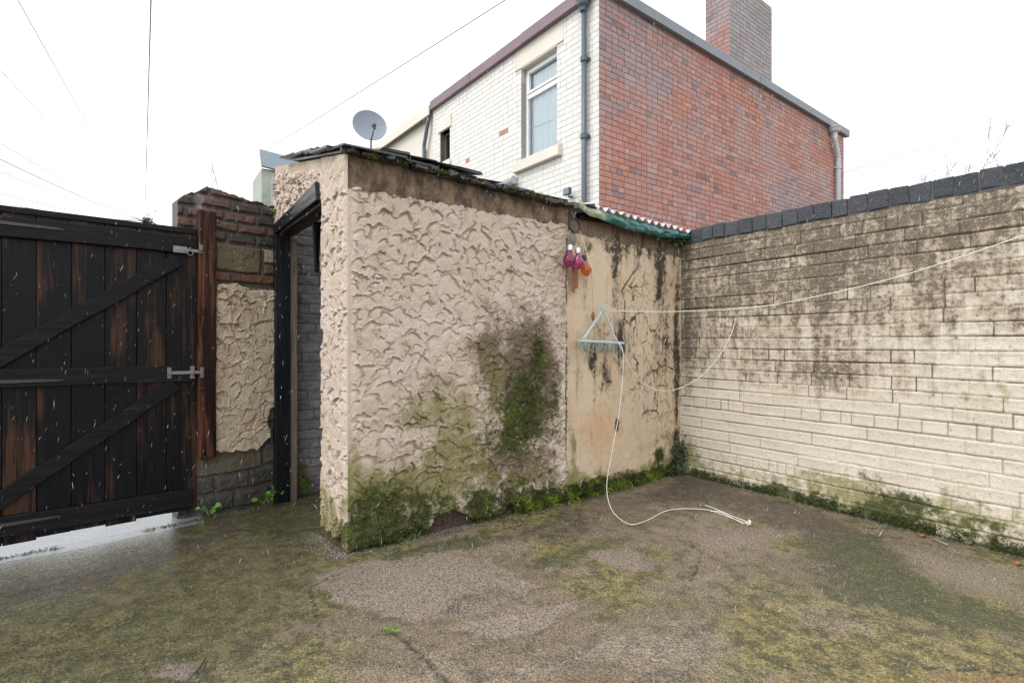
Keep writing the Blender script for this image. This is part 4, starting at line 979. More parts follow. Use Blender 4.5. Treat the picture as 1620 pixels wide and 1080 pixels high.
def build_house():
    LB = 7.27
    o = brickwork('red_brick_wall', 0, LB, -.1, HT, M_brick, M_mortar, house, FB.M, redcol, seed=2, head=3, mixh=.35, ch=.073)
    bw = (HWL-1.49, HWL-.74, 3.69, 5.02); sw = (HWL-3.78, HWL-3.45, 4.28, 4.82)
    o = brickwork('painted_brick_wall', 0, HWL-.001, -.1, HT, M_pbrick, M_pmortar, house, FW.M, lambda x, z, g: (np.array((.40, .19, .13)) if (abs(x-FW.hit(740, 255)[0]) < .07 and abs(z-FW.hit(740, 255)[1]) < .035) or (abs(x-FW.hit(797, 206)[0]) < .05 and abs(z-FW.hit(797, 206)[1]) < .035) else whitecol(x, z, g)), holes=[bw, sw, (bw[0]-.13, bw[1]+.13, bw[3], HT-.04), (bw[0]-.12, bw[1]+.10, bw[2]-.16, bw[2])], ch=.0755, seed=3, proud=.0026, gap=.007, mixh=.2)
    # the window
    def window(h, fr, big):
        x0, x1, z0, z1 = h; y = .09
        fb = MB(); t = .045 if big else .035
        fb.box(x0, x1, y, y+.06, z0, z0+t+.01); fb.box(x0, x1, y, y+.06, z1-t, z1); fb.box(x0, x0+t, y, y+.06, z0+t+.01, z1-t); fb.box(x1-t, x1, y, y+.06, z0+t+.01, z1-t)
        zt = z0+(z1-z0)*.70
        if big: fb.box(x0+t, x1-t, y, y+.06, zt-.035, zt+.035)
        w = fb.build('window', M_upvc if big else M_bare, house, M=fr.M, bevel=.004)
        if big:
            sb = MB(); t2 = t
            for (c, d) in ((zt+.0352, z1-t-.0002), ):
                sb.box(x0+t, x1-t, y-.014, y+.03, c, c+.035); sb.box(x0+t, x1-t, y-.014, y+.03, d-.035, d); sb.box(x0+t, x0+t+.035, y-.014, y+.03, c+.035, d-.035); sb.box(x1-t-.035, x1-t, y-.014, y+.03, c+.035, d-.035)
            sb.build('fanlight_sash', M_upvc, w, bevel=.003)
        g = MB(); g.add([(x0+t, y+.03, z0+t), (x1-t, y+.03, z0+t), (x1-t, y+.03, z1-t), (x0+t, y+.03, z1-t)], [(0, 1, 2, 3)]); g.build('pane', M_glass, w)
        c = MB(); n = 60; vs = []; fs = []
        for i in range(n+1):
            u = x0+.01+(x1-x0-.02)*i/n; yy = y+.075+.014*math.sin(i*1.35)+.008*math.sin(i*.53+1)
            vs += [(u, yy, z0+.01), (u, yy, z1-.01)]
        for i in range(n): fs.append((i*2, i*2+2, i*2+3, i*2+1))
        c.add(vs, fs); c.build('curtain_or_dark_sheet', M_curtain if big else M_dark, w, True)  # small window: no curtain, a dark sheet painted as its unlit room
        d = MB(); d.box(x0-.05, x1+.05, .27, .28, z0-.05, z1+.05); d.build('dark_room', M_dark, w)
        rv = MB()
        for (a, b_, c_, d_) in ((x0-.012, x0, z0, z1), (x1, x1+.012, z0, z1), (x0, x1, z1, z1+.012), (x0, x1, z0-.012, z0)): rv.box(a, b_, .002, .27, c_, d_)
        rv.build('reveal', M_cream if big else M_bare, w)
    window(bw, FW, True); window(sw, FW, False)
    b = MB(); b.box(bw[0]-.128, bw[1]+.128, -.004, .1, bw[3]+.013, HT-.042); b.build('window_lintel', M_cream, house, M=FW.M, bevel=.006)
    b = MB(); b.box(bw[0]-.118, bw[1]+.098, -.075, .09, bw[2]-.158, bw[2]-.014); b.build('window_sill', M_cream, house, M=FW.M, bevel=.008)
    b = MB(); b.box(sw[0]-.06, sw[1]+.06, -.022, .0, sw[3]+.012, sw[3]+.22); b.build('window_lintel', M_cream, house, M=FW.M, bevel=.004)
    b = MB(); b.box(sw[0]-.05, sw[1]+.05, -.04, .05, sw[2]-.11, sw[2]-.014); b.build('window_sill', M_cream, house, M=FW.M, bevel=.004)
    # roof slab and trims
    T = FB.M.inverted() @ FW.M
    b = MB(); p = [FB.M.inverted() @ FW.w(0.0, .02, 0), Vector((0.02, .02, 0)), Vector((LB-.01, .02, 0)), Vector((LB-.01, 4.0, 0))]
    b.add([(v.x, v.y, HT) for v in p]+[(v.x, v.y, HT+.1) for v in p], [(3, 2, 1, 0), (4, 5, 6, 7), (0, 1, 5, 4), (1, 2, 6, 5), (2, 3, 7, 6), (3, 0, 4, 7)]); rf = b.build('roof', M_lead, house)
    b = MB(); x = -.075; 
    while x < LB+.12:
        L = min(1.9, LB+.12-x); b.box(x, x+L-.006, -.075+random.uniform(-.003, .003), .02, HT-.035, HT+.105); x += L
    b.build('grey_fascia', M_lead, rf, M=FB.M, bevel=.008)
    b = MB(); b.box(-.07, LB+.12, -.05, .06, HT+.106, HT+.125); b.build('roof_edge_trim', M_pipe2, rf, M=FB.M)
    b = MB(); x = 0
    while x < HWL+.07:
        L = min(1.32, HWL+.07-x); b.box(x, x+L-.006, -.07+random.uniform(-.004, .004), .02, HT-.05, HT+.11); x += L
    b.build('mauve_fascia', M_purple, rf, M=FW.M, bevel=.006)
    # chimney on the roof
    C = FB.M.inverted() @ FB.M
    cf = Frame((FB.w(3.519, .35, 0).x, FB.w(3.519, .35, 0).y), FB.d)
    def chcol(x, z, g): return np.array((.30, .285, .295))*g.uniform(.85, 1.15) if g.random() > .12 else np.array((.36, .25, .24))
    ch = thing_part('chimney', house)
    front = brickwork('chimney', 0, 1.445, HT+.1, 7.27, M_brick, M_mortar, house, cf.M, chcol, seed=5, thick=.444)
    cl = Frame((cf.w(0, .445, 0).x, cf.w(0, .445, 0).y), (-cf.n[0], -cf.n[1]))
    def chcol2(x, z, g): return redcol(x*.6+3, z, g)*.75
    brickwork('chimney_flank', 0, .445, HT+.1, 7.27, M_brick, M_mortar, front, cl.M, chcol2, seed=6, thick=.02)
    # downpipes
    def pipe(name, fr, x, ztop, zbot, mat, off=0.0, r=.034, hop=.075):
        b = MB(); y = -.065
        if off: pts = [(x-off, y-.03, ztop-.16), (x-off, y-.03, ztop-.24), (x, y, ztop-.24-off*1.2), (x, y, ztop-.3-off*1.2), (x, y, zbot)]
        else: pts = [(x, y, ztop), (x, y, (ztop+zbot)/2), (x, y, zbot)]
        b.tube(pts, r, 14); o = b.build(name, mat, house, True, M=fr.M)
        h = MB(); xx = x-off; h.lathe([(.0, -.14), (r*1.1, -.14), (r*1.25, -.10), (hop*.8, -.07), (hop, .0), (hop*1.08, .002), (hop*1.08, .02), (0, .02)], Matrix.Translation((xx, y-.02, ztop-.03)), 16); h.build('hopper', mat, o, False)
        for z in np.arange(ztop-.75, zbot, -.95):
            c = MB(); c.lathe([(r, -.03), (r+.012, -.03), (r+.012, .03), (r, .03)], Matrix.Translation((x, y, z)), 14); c.box(x-.055, x+.055, -.04, -.008, z-.014, z+.014); c.build('pipe_clip', mat, o)
        return o
    xp = FW.hit(924, 150, .065)[0]; pipe('downpipe', FW, xp, FW.hit(922, 6, .07)[1]+.06, -.05, M_pipe, hop=.085)
    xq = FB.hit(1326, 270, .065)[0]; pipe('downpipe', FB, xq, HT-.03, -.05, M_pipe2, .24, .045, .12)
    # half round gutter end below the sill
    x0, zz = FW.hit(812, 284, .12); b = MB(); n = 10; vs = []; fs = []
    xe = x0-1.3
    for x in (xe, x0):
        for k in range(n+1): a = math.pi*k/n; vs.append((x, -.11+.055*math.cos(a), zz-.055*math.sin(a)))
        for k in range(n+1): a = math.pi*(n-k)/n; vs.append((x, -.11+.047*math.cos(a), zz-.047*math.sin(a)))
    m = 2*n+2
    fs = [(k, (k+1) % m, m+(k+1) % m, m+k) for k in range(m)]; b.add(vs, fs)
    b.lathe([(0, -.004), (.056, -.004), (.056, .004), (0, .004)], Matrix.Translation((x0, -.11, zz-.002)) @ Matrix.Rotation(math.pi/2, 4, 'Y'), 18)
    b.build('gutter', M_pipe2, house, M=FW.M)
    b = MB(); b.add([FW.M.inverted() @ FW.w(*v) for v in ((xe, -.14, zz+.0), (x0-.05, -.14, zz+.0), (x0-.05, -.002, zz+.03), (xe, -.002, zz+.03), (xe, -.14, zz+.02), (x0-.05, -.14, zz+.02), (x0-.05, -.002, zz+.06), (xe, -.002, zz+.06))], [(3, 2, 1, 0), (4, 5, 6, 7), (0, 1, 5, 4), (1, 2, 6, 5), (2, 3, 7, 6), (3, 0, 4, 7)]); b.build('lean_to_edge', M_slate, house, M=FW.M)
def thing_part(*a): return None
build_house()
# next house along
FN = Frame((FW.w(-7, .03, 0).x, FW.w(-7, .03, 0).y), FW.d)
nh = thing('rendered_house', 'cream rendered house joined to the white painted brick one further along', 'house', FN.M)
def build_next():
    L = 6.995; wn = (L-1.35, L-.42, 3.35, 4.50); hs = [wn]
    b = MB()
    for (a, b_, c, d) in rect_cut(0, L, -.1, HT-.02, hs): b.box(a, b_, 0, .2, c, d)
    b.build('rendered_wall', M_render, nh)
    x0, x1, z0, z1 = wn; fb = MB(); t = .05; y = .08
    fb.box(x0, x1, y, y+.05, z0, z0+t); fb.box(x0, x1, y, y+.05, z1-t, z1); fb.box(x0, x0+t, y, y+.05, z0+t, z1-t); fb.box(x1-t, x1, y, y+.05, z0+t, z1-t); w = fb.build('window', M_upvc, nh, bevel=.004)
    g = MB(); g.add([(x0+t, y+.02, z0+t), (x1-t, y+.02, z0+t), (x1-t, y+.02, z1-t), (x0+t, y+.02, z1-t)], [(0, 1, 2, 3)]); g.build('pane', M_glass, w)
    g = MB(); g.box(x0, x1, .17, .19, z0, z1); g.build('curtain_or_dark_sheet', M_curtain, w)
    b = MB(); b.box(x0-.08, x1+.08, -.05, .06, z0-.12, z0-.002); b.build('window_sill', M_cream, nh, bevel=.006)
    b = MB(); b.box(x0-.15, x1+.15, -.02, -.001, z1+.002, z1+.2); b.build('window_lintel', M_cream, nh, bevel=.004)
    b = MB(); b.box(0, L, -.09, .2, HT-.018, HT+.04); b.build('roof', M_lead, nh)
    b = MB(); b.box(0, L, -.12, -.092, HT-.13, HT+.055); b.build('fascia', M_cream, nh, bevel=.006)
    b = MB(); xx = L-.22; b.tube([(L-.06, -.08, HT-.15), (L-.10, -.08, HT-.25), (xx-.02, -.08, HT-.62), (xx-.02, -.08, HT-.70)], .035, 10); b.tube([(xx-.02, -.08, HT-.66), (xx-.02, -.08, -.1)], .036, 12); b.build('downpipe', M_pipe, nh, True)
build_next()
# small floodlight on the white wall
def flood():
    x, z = FW.hit(897, 303, .1); t = thing('floodlight', 'tiny square floodlight on the white painted wall above the slates', 'floodlight', FW.M @ Matrix.Translation((x, -.1, z)))
    b = MB(); b.box(-.055, .055, -.02, .03, -.045, .045); b.build('housing', M_pipe, t, bevel=.006)
    b = MB(); b.box(-.047, .047, -.0235, -.0205, -.037, .037); b.build('lens', M_sheet, t)
    b = MB(); b.box(-.012, .012, .03, .1, -.07, -.046); b.build('bracket', M_pipe, t)
flood()
# pale green neighbour outbuilding behind the far corner
def greenshed():
    fr = Frame((P3(414, 400, 4.75).x, P3(414, 400, 4.75).y), FL.d)
    t = thing('green_outbuilding', 'pale green rendered outbuilding end with blue grey roof sheet behind the outhouse', 'outbuilding', fr.M)
    zt = fr.hit(415, 232)[1]
    U, Z = grid(0, 1.1, -.1, zt-.20, .02); H = (fbm(U*6, Z*6, 3)-.5)*.03+(fbm(U*25, Z*25, 4)-.5)*.015
    b = relief('rendered_wall', U, Z, H, .5, M_greenr, t)
    b = MB(); sl = -.10
    vs = [(-.008, -.025, zt-.20), (1.0, -.025, zt-.27), (1.0, .075, zt-.10), (-.008, .075, zt-.03), (-.008, -.040, zt-.19), (1.0, -.040, zt-.26), (1.0, .075, zt-.07), (-.008, .075, zt)]
    b.add(vs, [(3, 2, 1, 0), (4, 5, 6, 7), (0, 1, 5, 4), (1, 2, 6, 5), (2, 3, 7, 6), (3, 0, 4, 7)])
    b.build('roof_sheet', M_sheet, t)
greenshed()
# satellite dish
def dish():
    c = P3(585, 198, 7.0); t = thing('satellite_dish', 'blue grey satellite dish on a thin mast behind the slate roof', 'satellite dish', Matrix.Translation((c.x, c.y+.12, -.1)))
    ax = Vector((.34, -.86, .30)).normalized(); zz = ax; xx = Vector((0, 0, 1)).cross(zz).normalized(); yy = zz.cross(xx)
    M = Matrix(((xx.x, yy.x, zz.x, c.x), (xx.y, yy.y, zz.y, c.y), (xx.z, yy.z, zz.z, c.z), (0, 0, 0, 1)))
    T = M
    R = .224; prof = [(.001, -.05)]+[(R*k/10, -.05+.05*(k/10)**2) for k in range(1, 11)]+[(R+.006, .003), (R+.006, -.006), (R*.7, -.04), (.001, -.062)]
    b = MB(); b.lathe(prof, T @ Matrix.Diagonal((1, 1.07, 1, 1)), 40)
    o = b.build('reflector', M_dish, t, True, Matrix())
    b = MB(); b.tube([T @ Vector((0.01, -R*1.05, -.01)), T @ Vector((.022, -R*.98, .10)), T @ Vector((.03, -.185, .19))], .010, 8); o = b.build('feed_arm', M_galv, t, True, Matrix())
    b = MB(); b.lathe([(0, -.03), (.026, -.03), (.03, .02), (.02, .05), (0, .05)], T @ Matrix.Translation((.03, -.165, .20)) @ Matrix.Rotation(math.radians(200), 4, 'X'), 14); b.tube([T @ Vector((.03, -.17, .20)), T @ Vector((.035, -.22, .20))], .016, 8); o = b.build('feed_horn', M_pipe, t, True, Matrix())
    m = c+Vector((-.02, .13, 0)); b = MB(); b.tube([(m.x, m.y, -.1), (m.x, m.y, c.z)], .015, 10); b.tube([(m.x, m.y, c.z-.02), T @ Vector((0, 0, -.055))], .022, 8); o = b.build('mast', M_galv, t, True, Matrix())
dish()

# ------------------------------------------------------------------ things hanging on the wall
def hang(px, py, off=.05): 
    u, z = FL.hit(px, py, off); return FL.M @ Matrix.Translation((u, -off, z))
def tube_obj(name, pts, r, mat, parent=None, M=None, sides=7):
    b = MB(); b.tube(pts, r, sides); return b.build(name, mat, parent, True, M)
def ornaments():
    S = .0045
    # hoop
    t = thing('hoop_ornament', 'dark woven hoop hanging on brown twine under the eave', 'ornament', hang(909, 357, .05))
    b = MB(); 
    for k in range(3): b.torus(.047+.003*math.sin(k*2), .0042, Matrix.Translation((0, -.004+.004*k, .002*math.sin(k*3))) @ Matrix.Rotation(.03*k, 4, 'Y'), 32, 6)
    b.build('hoop', M_bcap, t, True)
    b = MB(); 
    for k in range(9): a = k*.7; b.tube([(.045*math.cos(a), 0, .045*math.sin(a)), (.045*math.cos(a+2.2), .003, .045*math.sin(a+2.2))], .0012, 5)
    b.build('webbing', M_twine, t)
    b = MB(); b.tube([(0, 0, .048), (.004, .01, .075), (0, .03, .105)], .003, 6); b.tube([(0, 0, .048), (-.010, .012, .080), (-.014, .03, .1)], .0025, 6); b.build('cord', M_twine, t)
    # grey shell disc
    t = thing('hanging_disc', 'grey green flat disc hanging beneath the woven hoop', 'ornament', hang(906, 378, .045))
    b = MB(); b.lathe([(0, -.004), (.030, -.004), (.036, 0), (.030, .004), (0, .004)], Matrix.Rotation(math.pi/2, 4, 'X') @ Matrix.Diagonal((1, 1.35, 1, 1)), 20); b.tube([(0, 0, .04), (.004, .0, .055)], .002, 5)
    b.build('disc', plain('grey_green_shell', (.16, .18, .15), .5, .3, 40), t, True)
    def bulb(px, py, tint, cap, label, off, tilt=0, s=1.0):
        t = thing('bulb_ornament', label, 'ornament', hang(px, py, off) @ Matrix.Rotation(tilt, 4, 'Y') @ Matrix.Diagonal((s, s, s, 1)), 'coloured glass bulb ornaments under the eave')
        prof = [(0, -.038), (.012, -.0365), (.024, -.030), (.0325, -.018), (.036, -.003), (.034, .010), (.028, .024), (.020, .037), (.0155, .048), (.0145, .058)]
        m = Mat('bulb_glass'); 
        m.done(tint, .06, None, .6); m.b.inputs['Transmission Weight'].default_value = .72; m.b.inputs['IOR'].default_value = 1.25; m.b.inputs['Coat Weight'].default_value = .6
        b = MB(); b.lathe(prof, None, 24); b.build('bulb', m.m, t, True)
        b = MB(); b.lathe([(.0165, .056), (.0175, .060), (.0165, .064), (.0175, .069), (.0165, .074), (.0175, .080), (.015, .088), (.006, .092), (0, .092)], None, 20); b.build('cap', cap, t, True)
        b = MB(); b.tube([(0, 0, .09), (0, .005, .14), (.0, .02, .18)], .0014, 5); b.build('string', M_twine, t)
    bulb(900, 412, (.36, .05, .16), M_cap, 'purple pink glass bulb with silver cap next to the lumpy render', .07, .10, 1.2)
    bulb(915, 416, (.50, .07, .26), M_cap, 'bright magenta glass bulb with silver cap between a purple and an orange bulb', .10, -.05, 1.15)
    bulb(927, 427, (.72, .22, .04), M_bcap, 'orange glass bulb with black cap beside the magenta bulb', .06, -.25, 1.15)
    t = thing('wooden_chime', 'bundle of long wooden slats hanging below the purple bulbs', 'wind chime', hang(908, 430, .04))
    random.seed(2)
    for (x, z0, z1, w) in ((-.014, -.13, .05, .013), (.0, -.145, .05, .017), (.018, -.115, .06, .016), (.028, -.11, .05, .011)):
        b = MB(); b.box(x-w/2, x+w/2, -.006, .004, z0, z1, random.random(), jit=.002); b.build('slat', M_slat, t, bevel=.002)
    b = MB(); b.tube([(0, 0, .05), (0, .01, .12)], .0016, 5); b.build('string', M_twine, t)
    t = thing('wooden_pendant', 'small brown wooden leaf shaped pendant on a thread left of the peg hanger knot', 'ornament', hang(938, 500, .04))
    b = MB(); b.lathe([(0, -.038), (.010, -.026), (.0165, -.004), (.014, .015), (.005, .032), (0, .036)], Matrix.Diagonal((1, .35, 1, 1)), 14); b.build('pendant', plain('brown_wood_pendant', (.28, .11, .035), .45, .3, 50), t, True)
    b = MB(); b.tube([(0.002, 0, .034), (.003, .01, .2), (.0, .02, .36)], .0009, 5); b.build('thread', M_twine, t)
ornaments()
OFF = .07
def hanger():
    k = FL.hit(954, 488, OFF); T = FL.M @ Matrix.Translation((k[0], -OFF, k[1])); Ti = lambda px, py: (FL.hit(px, py, OFF)[0]-k[0], 0, FL.hit(px, py, OFF)[1]-k[1])
    t = thing('peg_hanger', 'pale blue plastic clothes airer bar with pegs hanging by two twisted cords', 'clothes hanger', T)
    a = Vector(Ti(916, 538)); c = Vector(Ti(985, 542)); b = MB(); d = (c-a)
    M = Matrix.Translation(a) @ Matrix.Rotation(-math.atan2(d.z, d.x), 4, 'Y')
    b.box(0, d.length, -.02, -.008, -.010, .006, .5, M); b.box(0, d.length, .008, .02, -.010, .006, .5, M)
    for q in (0, .33, .66, .97): b.box(d.length*q, d.length*q+.010, -.008, .008, -.008, .004, .5, M)
    b.build('bar', M_blue, t, bevel=.002)
    for e in (Ti(923, 536), Ti(975, 540)):
        e = Vector(e); n = 26
        for ph in (0, math.pi):
            pts = []
            for i in range(n+1):
                q = i/n; p = Vector((0, 0, -.01)).lerp(e, q); ang = q*9*math.pi+ph
                pts.append(p+Vector((math.cos(ang)*.0055, math.sin(ang)*.0055, 0)))
            b = MB(); b.tube(pts, .0046, 6); b.build('cord', M_blue, t, True)
    random.seed(6); L = d.length
    for i in range(14):
        q = (i+.5)/14; p = a+d*q+Vector((0, random.choice((-.014, .014)), -.010)); an = random.uniform(-.4, .4)
        Mp = Matrix.Translation(p) @ Matrix.Rotation(an, 4, 'Y'); pg = MB()
        pg.box(-.010, -.004, -.005, .005, -.072, -.002, .5, Mp @ Matrix.Rotation(-.12, 4, 'Y')); pg.box(.004, .010, -.005, .005, -.072, -.002, .5, Mp @ Matrix.Rotation(.12, 4, 'Y'))
        pg.torus(.006, .0018, Mp @ Matrix.Translation((0, 0, -.022)), 10, 5)
        pg.build('peg', M_peg, t)
    b = MB(); b.torus(.016, .005, Matrix.Translation((.0, 0, .012)) @ Matrix.Rotation(.5, 4, 'Z'), 16, 6); b.torus(.013, .005, Matrix.Translation((.006, .004, -.006)) @ Matrix.Rotation(1.2, 4, 'Z'), 16, 6); b.tube([(-.014, 0, .016), (-.018, 0, .032)], .004, 6)
    b.build('hook_knot', M_blue, t, True)
hanger()
KN = FL.w(FL.hit(956, 491, OFF)[0], -OFF, FL.hit(956, 491, OFF)[1])
def online(px, py, A, B):
    r = (px-810)/F0; dx, dy = B[0]-A[0], B[1]-A[1]; t = (r*A[1]-A[0])/(dx-r*dy); d = A[1]+dy*t
    return Vector((A[0]+dx*t, d, HC+(540-py)/F0*d))
def ropes():
    e = FR.w(2.6, -.02, 0); A = (KN.x, KN.y); B = (e.x, e.y)
    pts = [KN]+[online(px, py, A, B) for px, py in ((1050, 493), (1185, 487), (1300, 467), (1420, 438), (1520, 406), (1620, 372), (1750, 324), (1890, 268))]
    o = tube_obj('washing_line', spline(pts, 6), .0022, M_rope); tag(o, 'thin white washing line stretched from the peg hanger knot across the cream wall', 'washing line', kind='thing')
    q = FL.hit(919, 365, .04); top = FL.w(q[0], -.03, q[1])
    mid = FL.w(FL.hit(938, 430, .12)[0], -.12, FL.hit(938, 430, .12)[1])
    o = tube_obj('support_cord', spline([top, mid, KN], 6), .0022, M_rope); tag(o, 'short white cord running from under the hoop down to the peg hanger knot', 'cord', kind='thing')
    w = FR.hit(1166, 503); W = FR.w(w[0], -.018, w[1]); B = (W.x, W.y)
    pts = [KN]+[online(px, py, A, B) for px, py in ((975, 535), (1000, 585), (1022, 609), (1050, 618), (1080, 612), (1110, 594), (1140, 560), (1158, 525))]+[W]
    o = tube_obj('slack_cord', spline(pts, 6), .0022, M_rope); tag(o, 'slack white cord sagging in a loop from the knot to the cream wall', 'cord', kind='thing')
    pts = [KN]+[P3(*p) for p in ((973, 532, 3.70), (986, 560, 3.64), (981, 640, 3.54), (968, 715, 3.43), (960, 765, 3.36), (964, 797, 3.28))]
    for (px, py) in ((976, 818), (998, 831), (1025, 824), (1052, 810), (1080, 806), (1120, 808), (1150, 818), (1172, 826), (1186, 830)):
        g = G(px, py); pts.append(Vector((g[0], g[1], float(ground_z(g[0], g[1]))+.007)))
    o = tube_obj('trailing_cord', spline(pts, 6), .0022, M_rope); tag(o, 'long white cord trailing from the peg hanger down and over the concrete', 'cord', kind='thing')
    b = MB(); P = lambda px, py, z=.007: Vector((*G(px, py), z))
    b.tube(spline([P(1115, 800), P(1128, 806, .012), P(1150, 814), P(1180, 826), P(1188, 828)], 5), .0026, 6)
    b.tube(spline([P(1124, 810), P(1140, 812, .010), P(1165, 824), P(1176, 830)], 5), .0026, 6)
    c = P(1183, 830, .010)
    for k in range(3): b.torus(.016, .0028, Matrix.Translation(c+Vector((.006*k, .0, .003*k))) @ Matrix.Rotation(1.1+.4*k, 4, 'X') @ Matrix.Rotation(k, 4, 'Z'), 18, 6)
    o = b.build('cord_end', M_rope, None, True); tag(o, 'knotted loose end of white cord lying on the concrete', 'cord', kind='thing')
ropes()

# ------------------------------------------------------------------ overhead wires, pole, bare trees
def wires():
    top = P3(229, 350, 29.)
    p = thing('telegraph_pole', 'distant wooden telegraph pole whose tuft topped head shows over the gate', 'pole', Matrix.Translation((top.x, top.y, -.1)))
    tz = top.z+.1; b = MB(); b.tube([(0, 0, 0), (0, 0, tz+.2)], [.16, .11], 10); b.build('pole', M_stem, p, True)
    b = MB(); b.box(-.5, .5, -.05, .05, tz-.5, tz-.4); b.build('crossarm', M_stem, p)
    g = np.random.default_rng(3); arr = ([], []); P = np.stack([g.normal(.25, .13, 160), g.normal(-.1, .13, 160), tz-.2+g.normal(-.1, .28, 160)], -1); scat(arr, P, g.normal(0, 1, (160, 3)), .16, 4, g)
    link_mesh('ivy', np.concatenate(arr[0]), np.arange(sum(len(a) for a in arr[0])).reshape(-1, 4), M_ivy, p, {'tone': np.concatenate(arr[1])})
    def wire(a, b_, label, r, sag=.25):
        pts = []
        for i in range(25):
            t = i/24; q = a.lerp(b_, t); q.z -= sag*4*t*(1-t); pts.append(q)
        tag(tube_obj('overhead_wire', pts, r, M_wire, sides=5), label, 'wire', 'wires fanning from the telegraph pole', 'thing')
    for (px, py, d, lab, r, sg) in ((3, -45, 7.5, 'steep overhead wire leaving the top edge nearest the left corner', .009, .1), (-60, 45, 9, 'overhead wire crossing the left edge highest up', .009, .1), (-60, 190, 13, 'overhead wire crossing the left edge second highest', .014, .15),
                                 (-60, 222, 14, 'darkest thickest overhead wire reaching the left edge above the gate', .020, .15), (-60, 247, 16, 'overhead wire just under the darkest one at the left edge', .016, .15), (-60, 290, 20, 'low overhead wire second nearest the gate top', .020, .2), (-60, 308, 22, 'lowest overhead wire skimming just over the gate top', .020, .2),
                                 (240, -40, 8, 'vertical looking overhead wire rising straight above the telegraph pole', .014, .0)):
        wire(top, P3(px, py, d), lab, r, sg)
    wire(P3(245, 342, 29), P3(850, -32, 8.6), 'long diagonal overhead wire passing behind the satellite dish', .012, .1)
    for (a, b_, lab) in ((P3(1325, 276, 16), P3(1700, 163, 22), 'overhead wire sloping up from the far end of the red brick house'), (P3(1480, 283, 26), P3(1720, 212, 30), 'fainter lower overhead wire over the bare tree tops')):
        pts = [a.lerp(b_, i/10) for i in range(11)]; tag(tube_obj('overhead_wire', pts, .018, M_wire, sides=5), lab, 'wire', 'wires over the boundary wall', 'thing')
wires()
def tree(base, h, seed, label, spread=1.0, mat=None, thin=.018):
    random.seed(seed); t = thing('bare_tree', label, 'tree', Matrix.Translation(base), 'bare trees beyond the walls' if 'tree' in label else None)
    tr = MB(); tr.tube([(0, 0, 0), (.05*h*.1, 0, h*.25), (0, .02, h*.55)], [h*.014, h*.010, h*.006], 8); tr.build('trunk', M_twig, t, True)
    cr = MB()
    def br(p, d, L, r, lv):
        q = p+d*L*.5+Vector((random.uniform(-.06, .06)*L, random.uniform(-.06, .06)*L, 0)); e = p+d*L
        r = max(r, thin*.5); cr.tube([p, q, e], [r, r*.8, r*.55], 4, cap=False)
        if lv == 0: return
        for k in range(3 if lv > 1 else 4):
            f = random.uniform(.35, 1.0); nd = (d+Vector((random.uniform(-.7, .7), random.uniform(-.7, .7), random.uniform(.05, .6)))*spread).normalized()
            br(p.lerp(e, f), nd, L*random.uniform(.5, .72), max(r*.55, thin*.5), lv-1)
    for k in range(7):
        a = random.uniform(0, 6.28); z = h*random.uniform(.3, .55)
        br(Vector((0, .0, z)), Vector((math.cos(a)*.45, math.sin(a)*.45, .9)).normalized(), h*random.uniform(.2, .3), h*.004, 4)
    cr.build('crown', M_twig, t)
    return t
def trees():
    for (px, py, d, s, lab) in ((1512, 232, 30, 1, 'tallest bare twiggy tree top showing above the coping'), (1472, 245, 31, 2, 'short bare tree top left of the tallest one above the coping'), (1545, 236, 29, 3, 'bare tree top just right of the tallest one above the coping'), (1585, 225, 33, 4, 'thin bare tree top nearest the end of the coping')):
        p = P3(px, py, d); tree((p.x, p.y, -.1), p.z+.1, s, lab, .8)
trees()
def sapling():
    p = P3(345, 300, 5.2); q = P3(335, 262, 5.2); t = thing('weed_plant', 'pale dry weed stem rising behind the crumbling brick wall top', 'plant', Matrix.Translation((p.x, p.y, -.1)))
    b = MB(); top = q.z+.1; pts = [(.03, 0, 0), (.015, 0, top*.6), (0, 0, top*.9), (q.x-p.x, 0, top)]; b.tube(spline(pts, 5), [.008]*10+[.004]*6, 6)
    random.seed(4)
    for k in range(26):
        z = random.uniform(.83, 1.0); f = (z-.9)/.1 if z > .9 else 0; x = (q.x-p.x)*max(f, 0); a = random.uniform(0, 6.28); L = random.uniform(.03, .09)
        b.tube([(x, 0, top*z), (x+L*math.cos(a)*.6, L*math.sin(a)*.6, top*z+L*.7)], .0018, 4)
    b.build('stem', M_twig, t)
sapling()

# ------------------------------------------------------------------ weeds, ivy, moss, grit
def weed(px, py, z, n, size, label, seed, h=.05, kind='leafy'):
    random.seed(seed); x, y = G(px, py, z); t = thing('weed', label, 'weed', Matrix.Translation((x, y, z)), 'weeds growing at the foot of the walls')
    lf = MB(); st = MB()
    for k in range(n):
        a = random.uniform(0, 6.28); r = size*random.uniform(.3, 1.2); hz = h*random.uniform(.25, 1.2)
        e = Vector((math.cos(a)*r, math.sin(a)*r*.8, hz)); st.tube([(0, 0, 0), e*.5+Vector((0, 0, hz*.3)), e], .0013, 4)
        for q in range(1 if kind == 'leafy' else 4):
            d = Vector((math.cos(a+random.uniform(-.9, .9)), math.sin(a+random.uniform(-.9, .9)), random.uniform(-.3, .4)))
            L = size*random.uniform(.55, 1.0)*(1 if kind == 'leafy' else .45)
            lf.leaf(e+Vector((random.uniform(-.5, .5)*L, random.uniform(-.5, .5)*L, random.uniform(-.3, .3)*L))*(0 if kind == 'leafy' else 1), d, (random.uniform(-.3, .3), -.4+random.uniform(-.3, .3), 1), L, L*.75, random.random())
    lf.build('leaves', M_weed, t, True); st.build('stems', M_weed, t)
weed(330, 815, -.09, 8, .045, 'small bright green weed at the gate end of the stone wall', 1)
weed(381, 789, -.09, 14, .04, 'small leaved weed growing against the stone below the plaster patch', 2, .07, 'small')
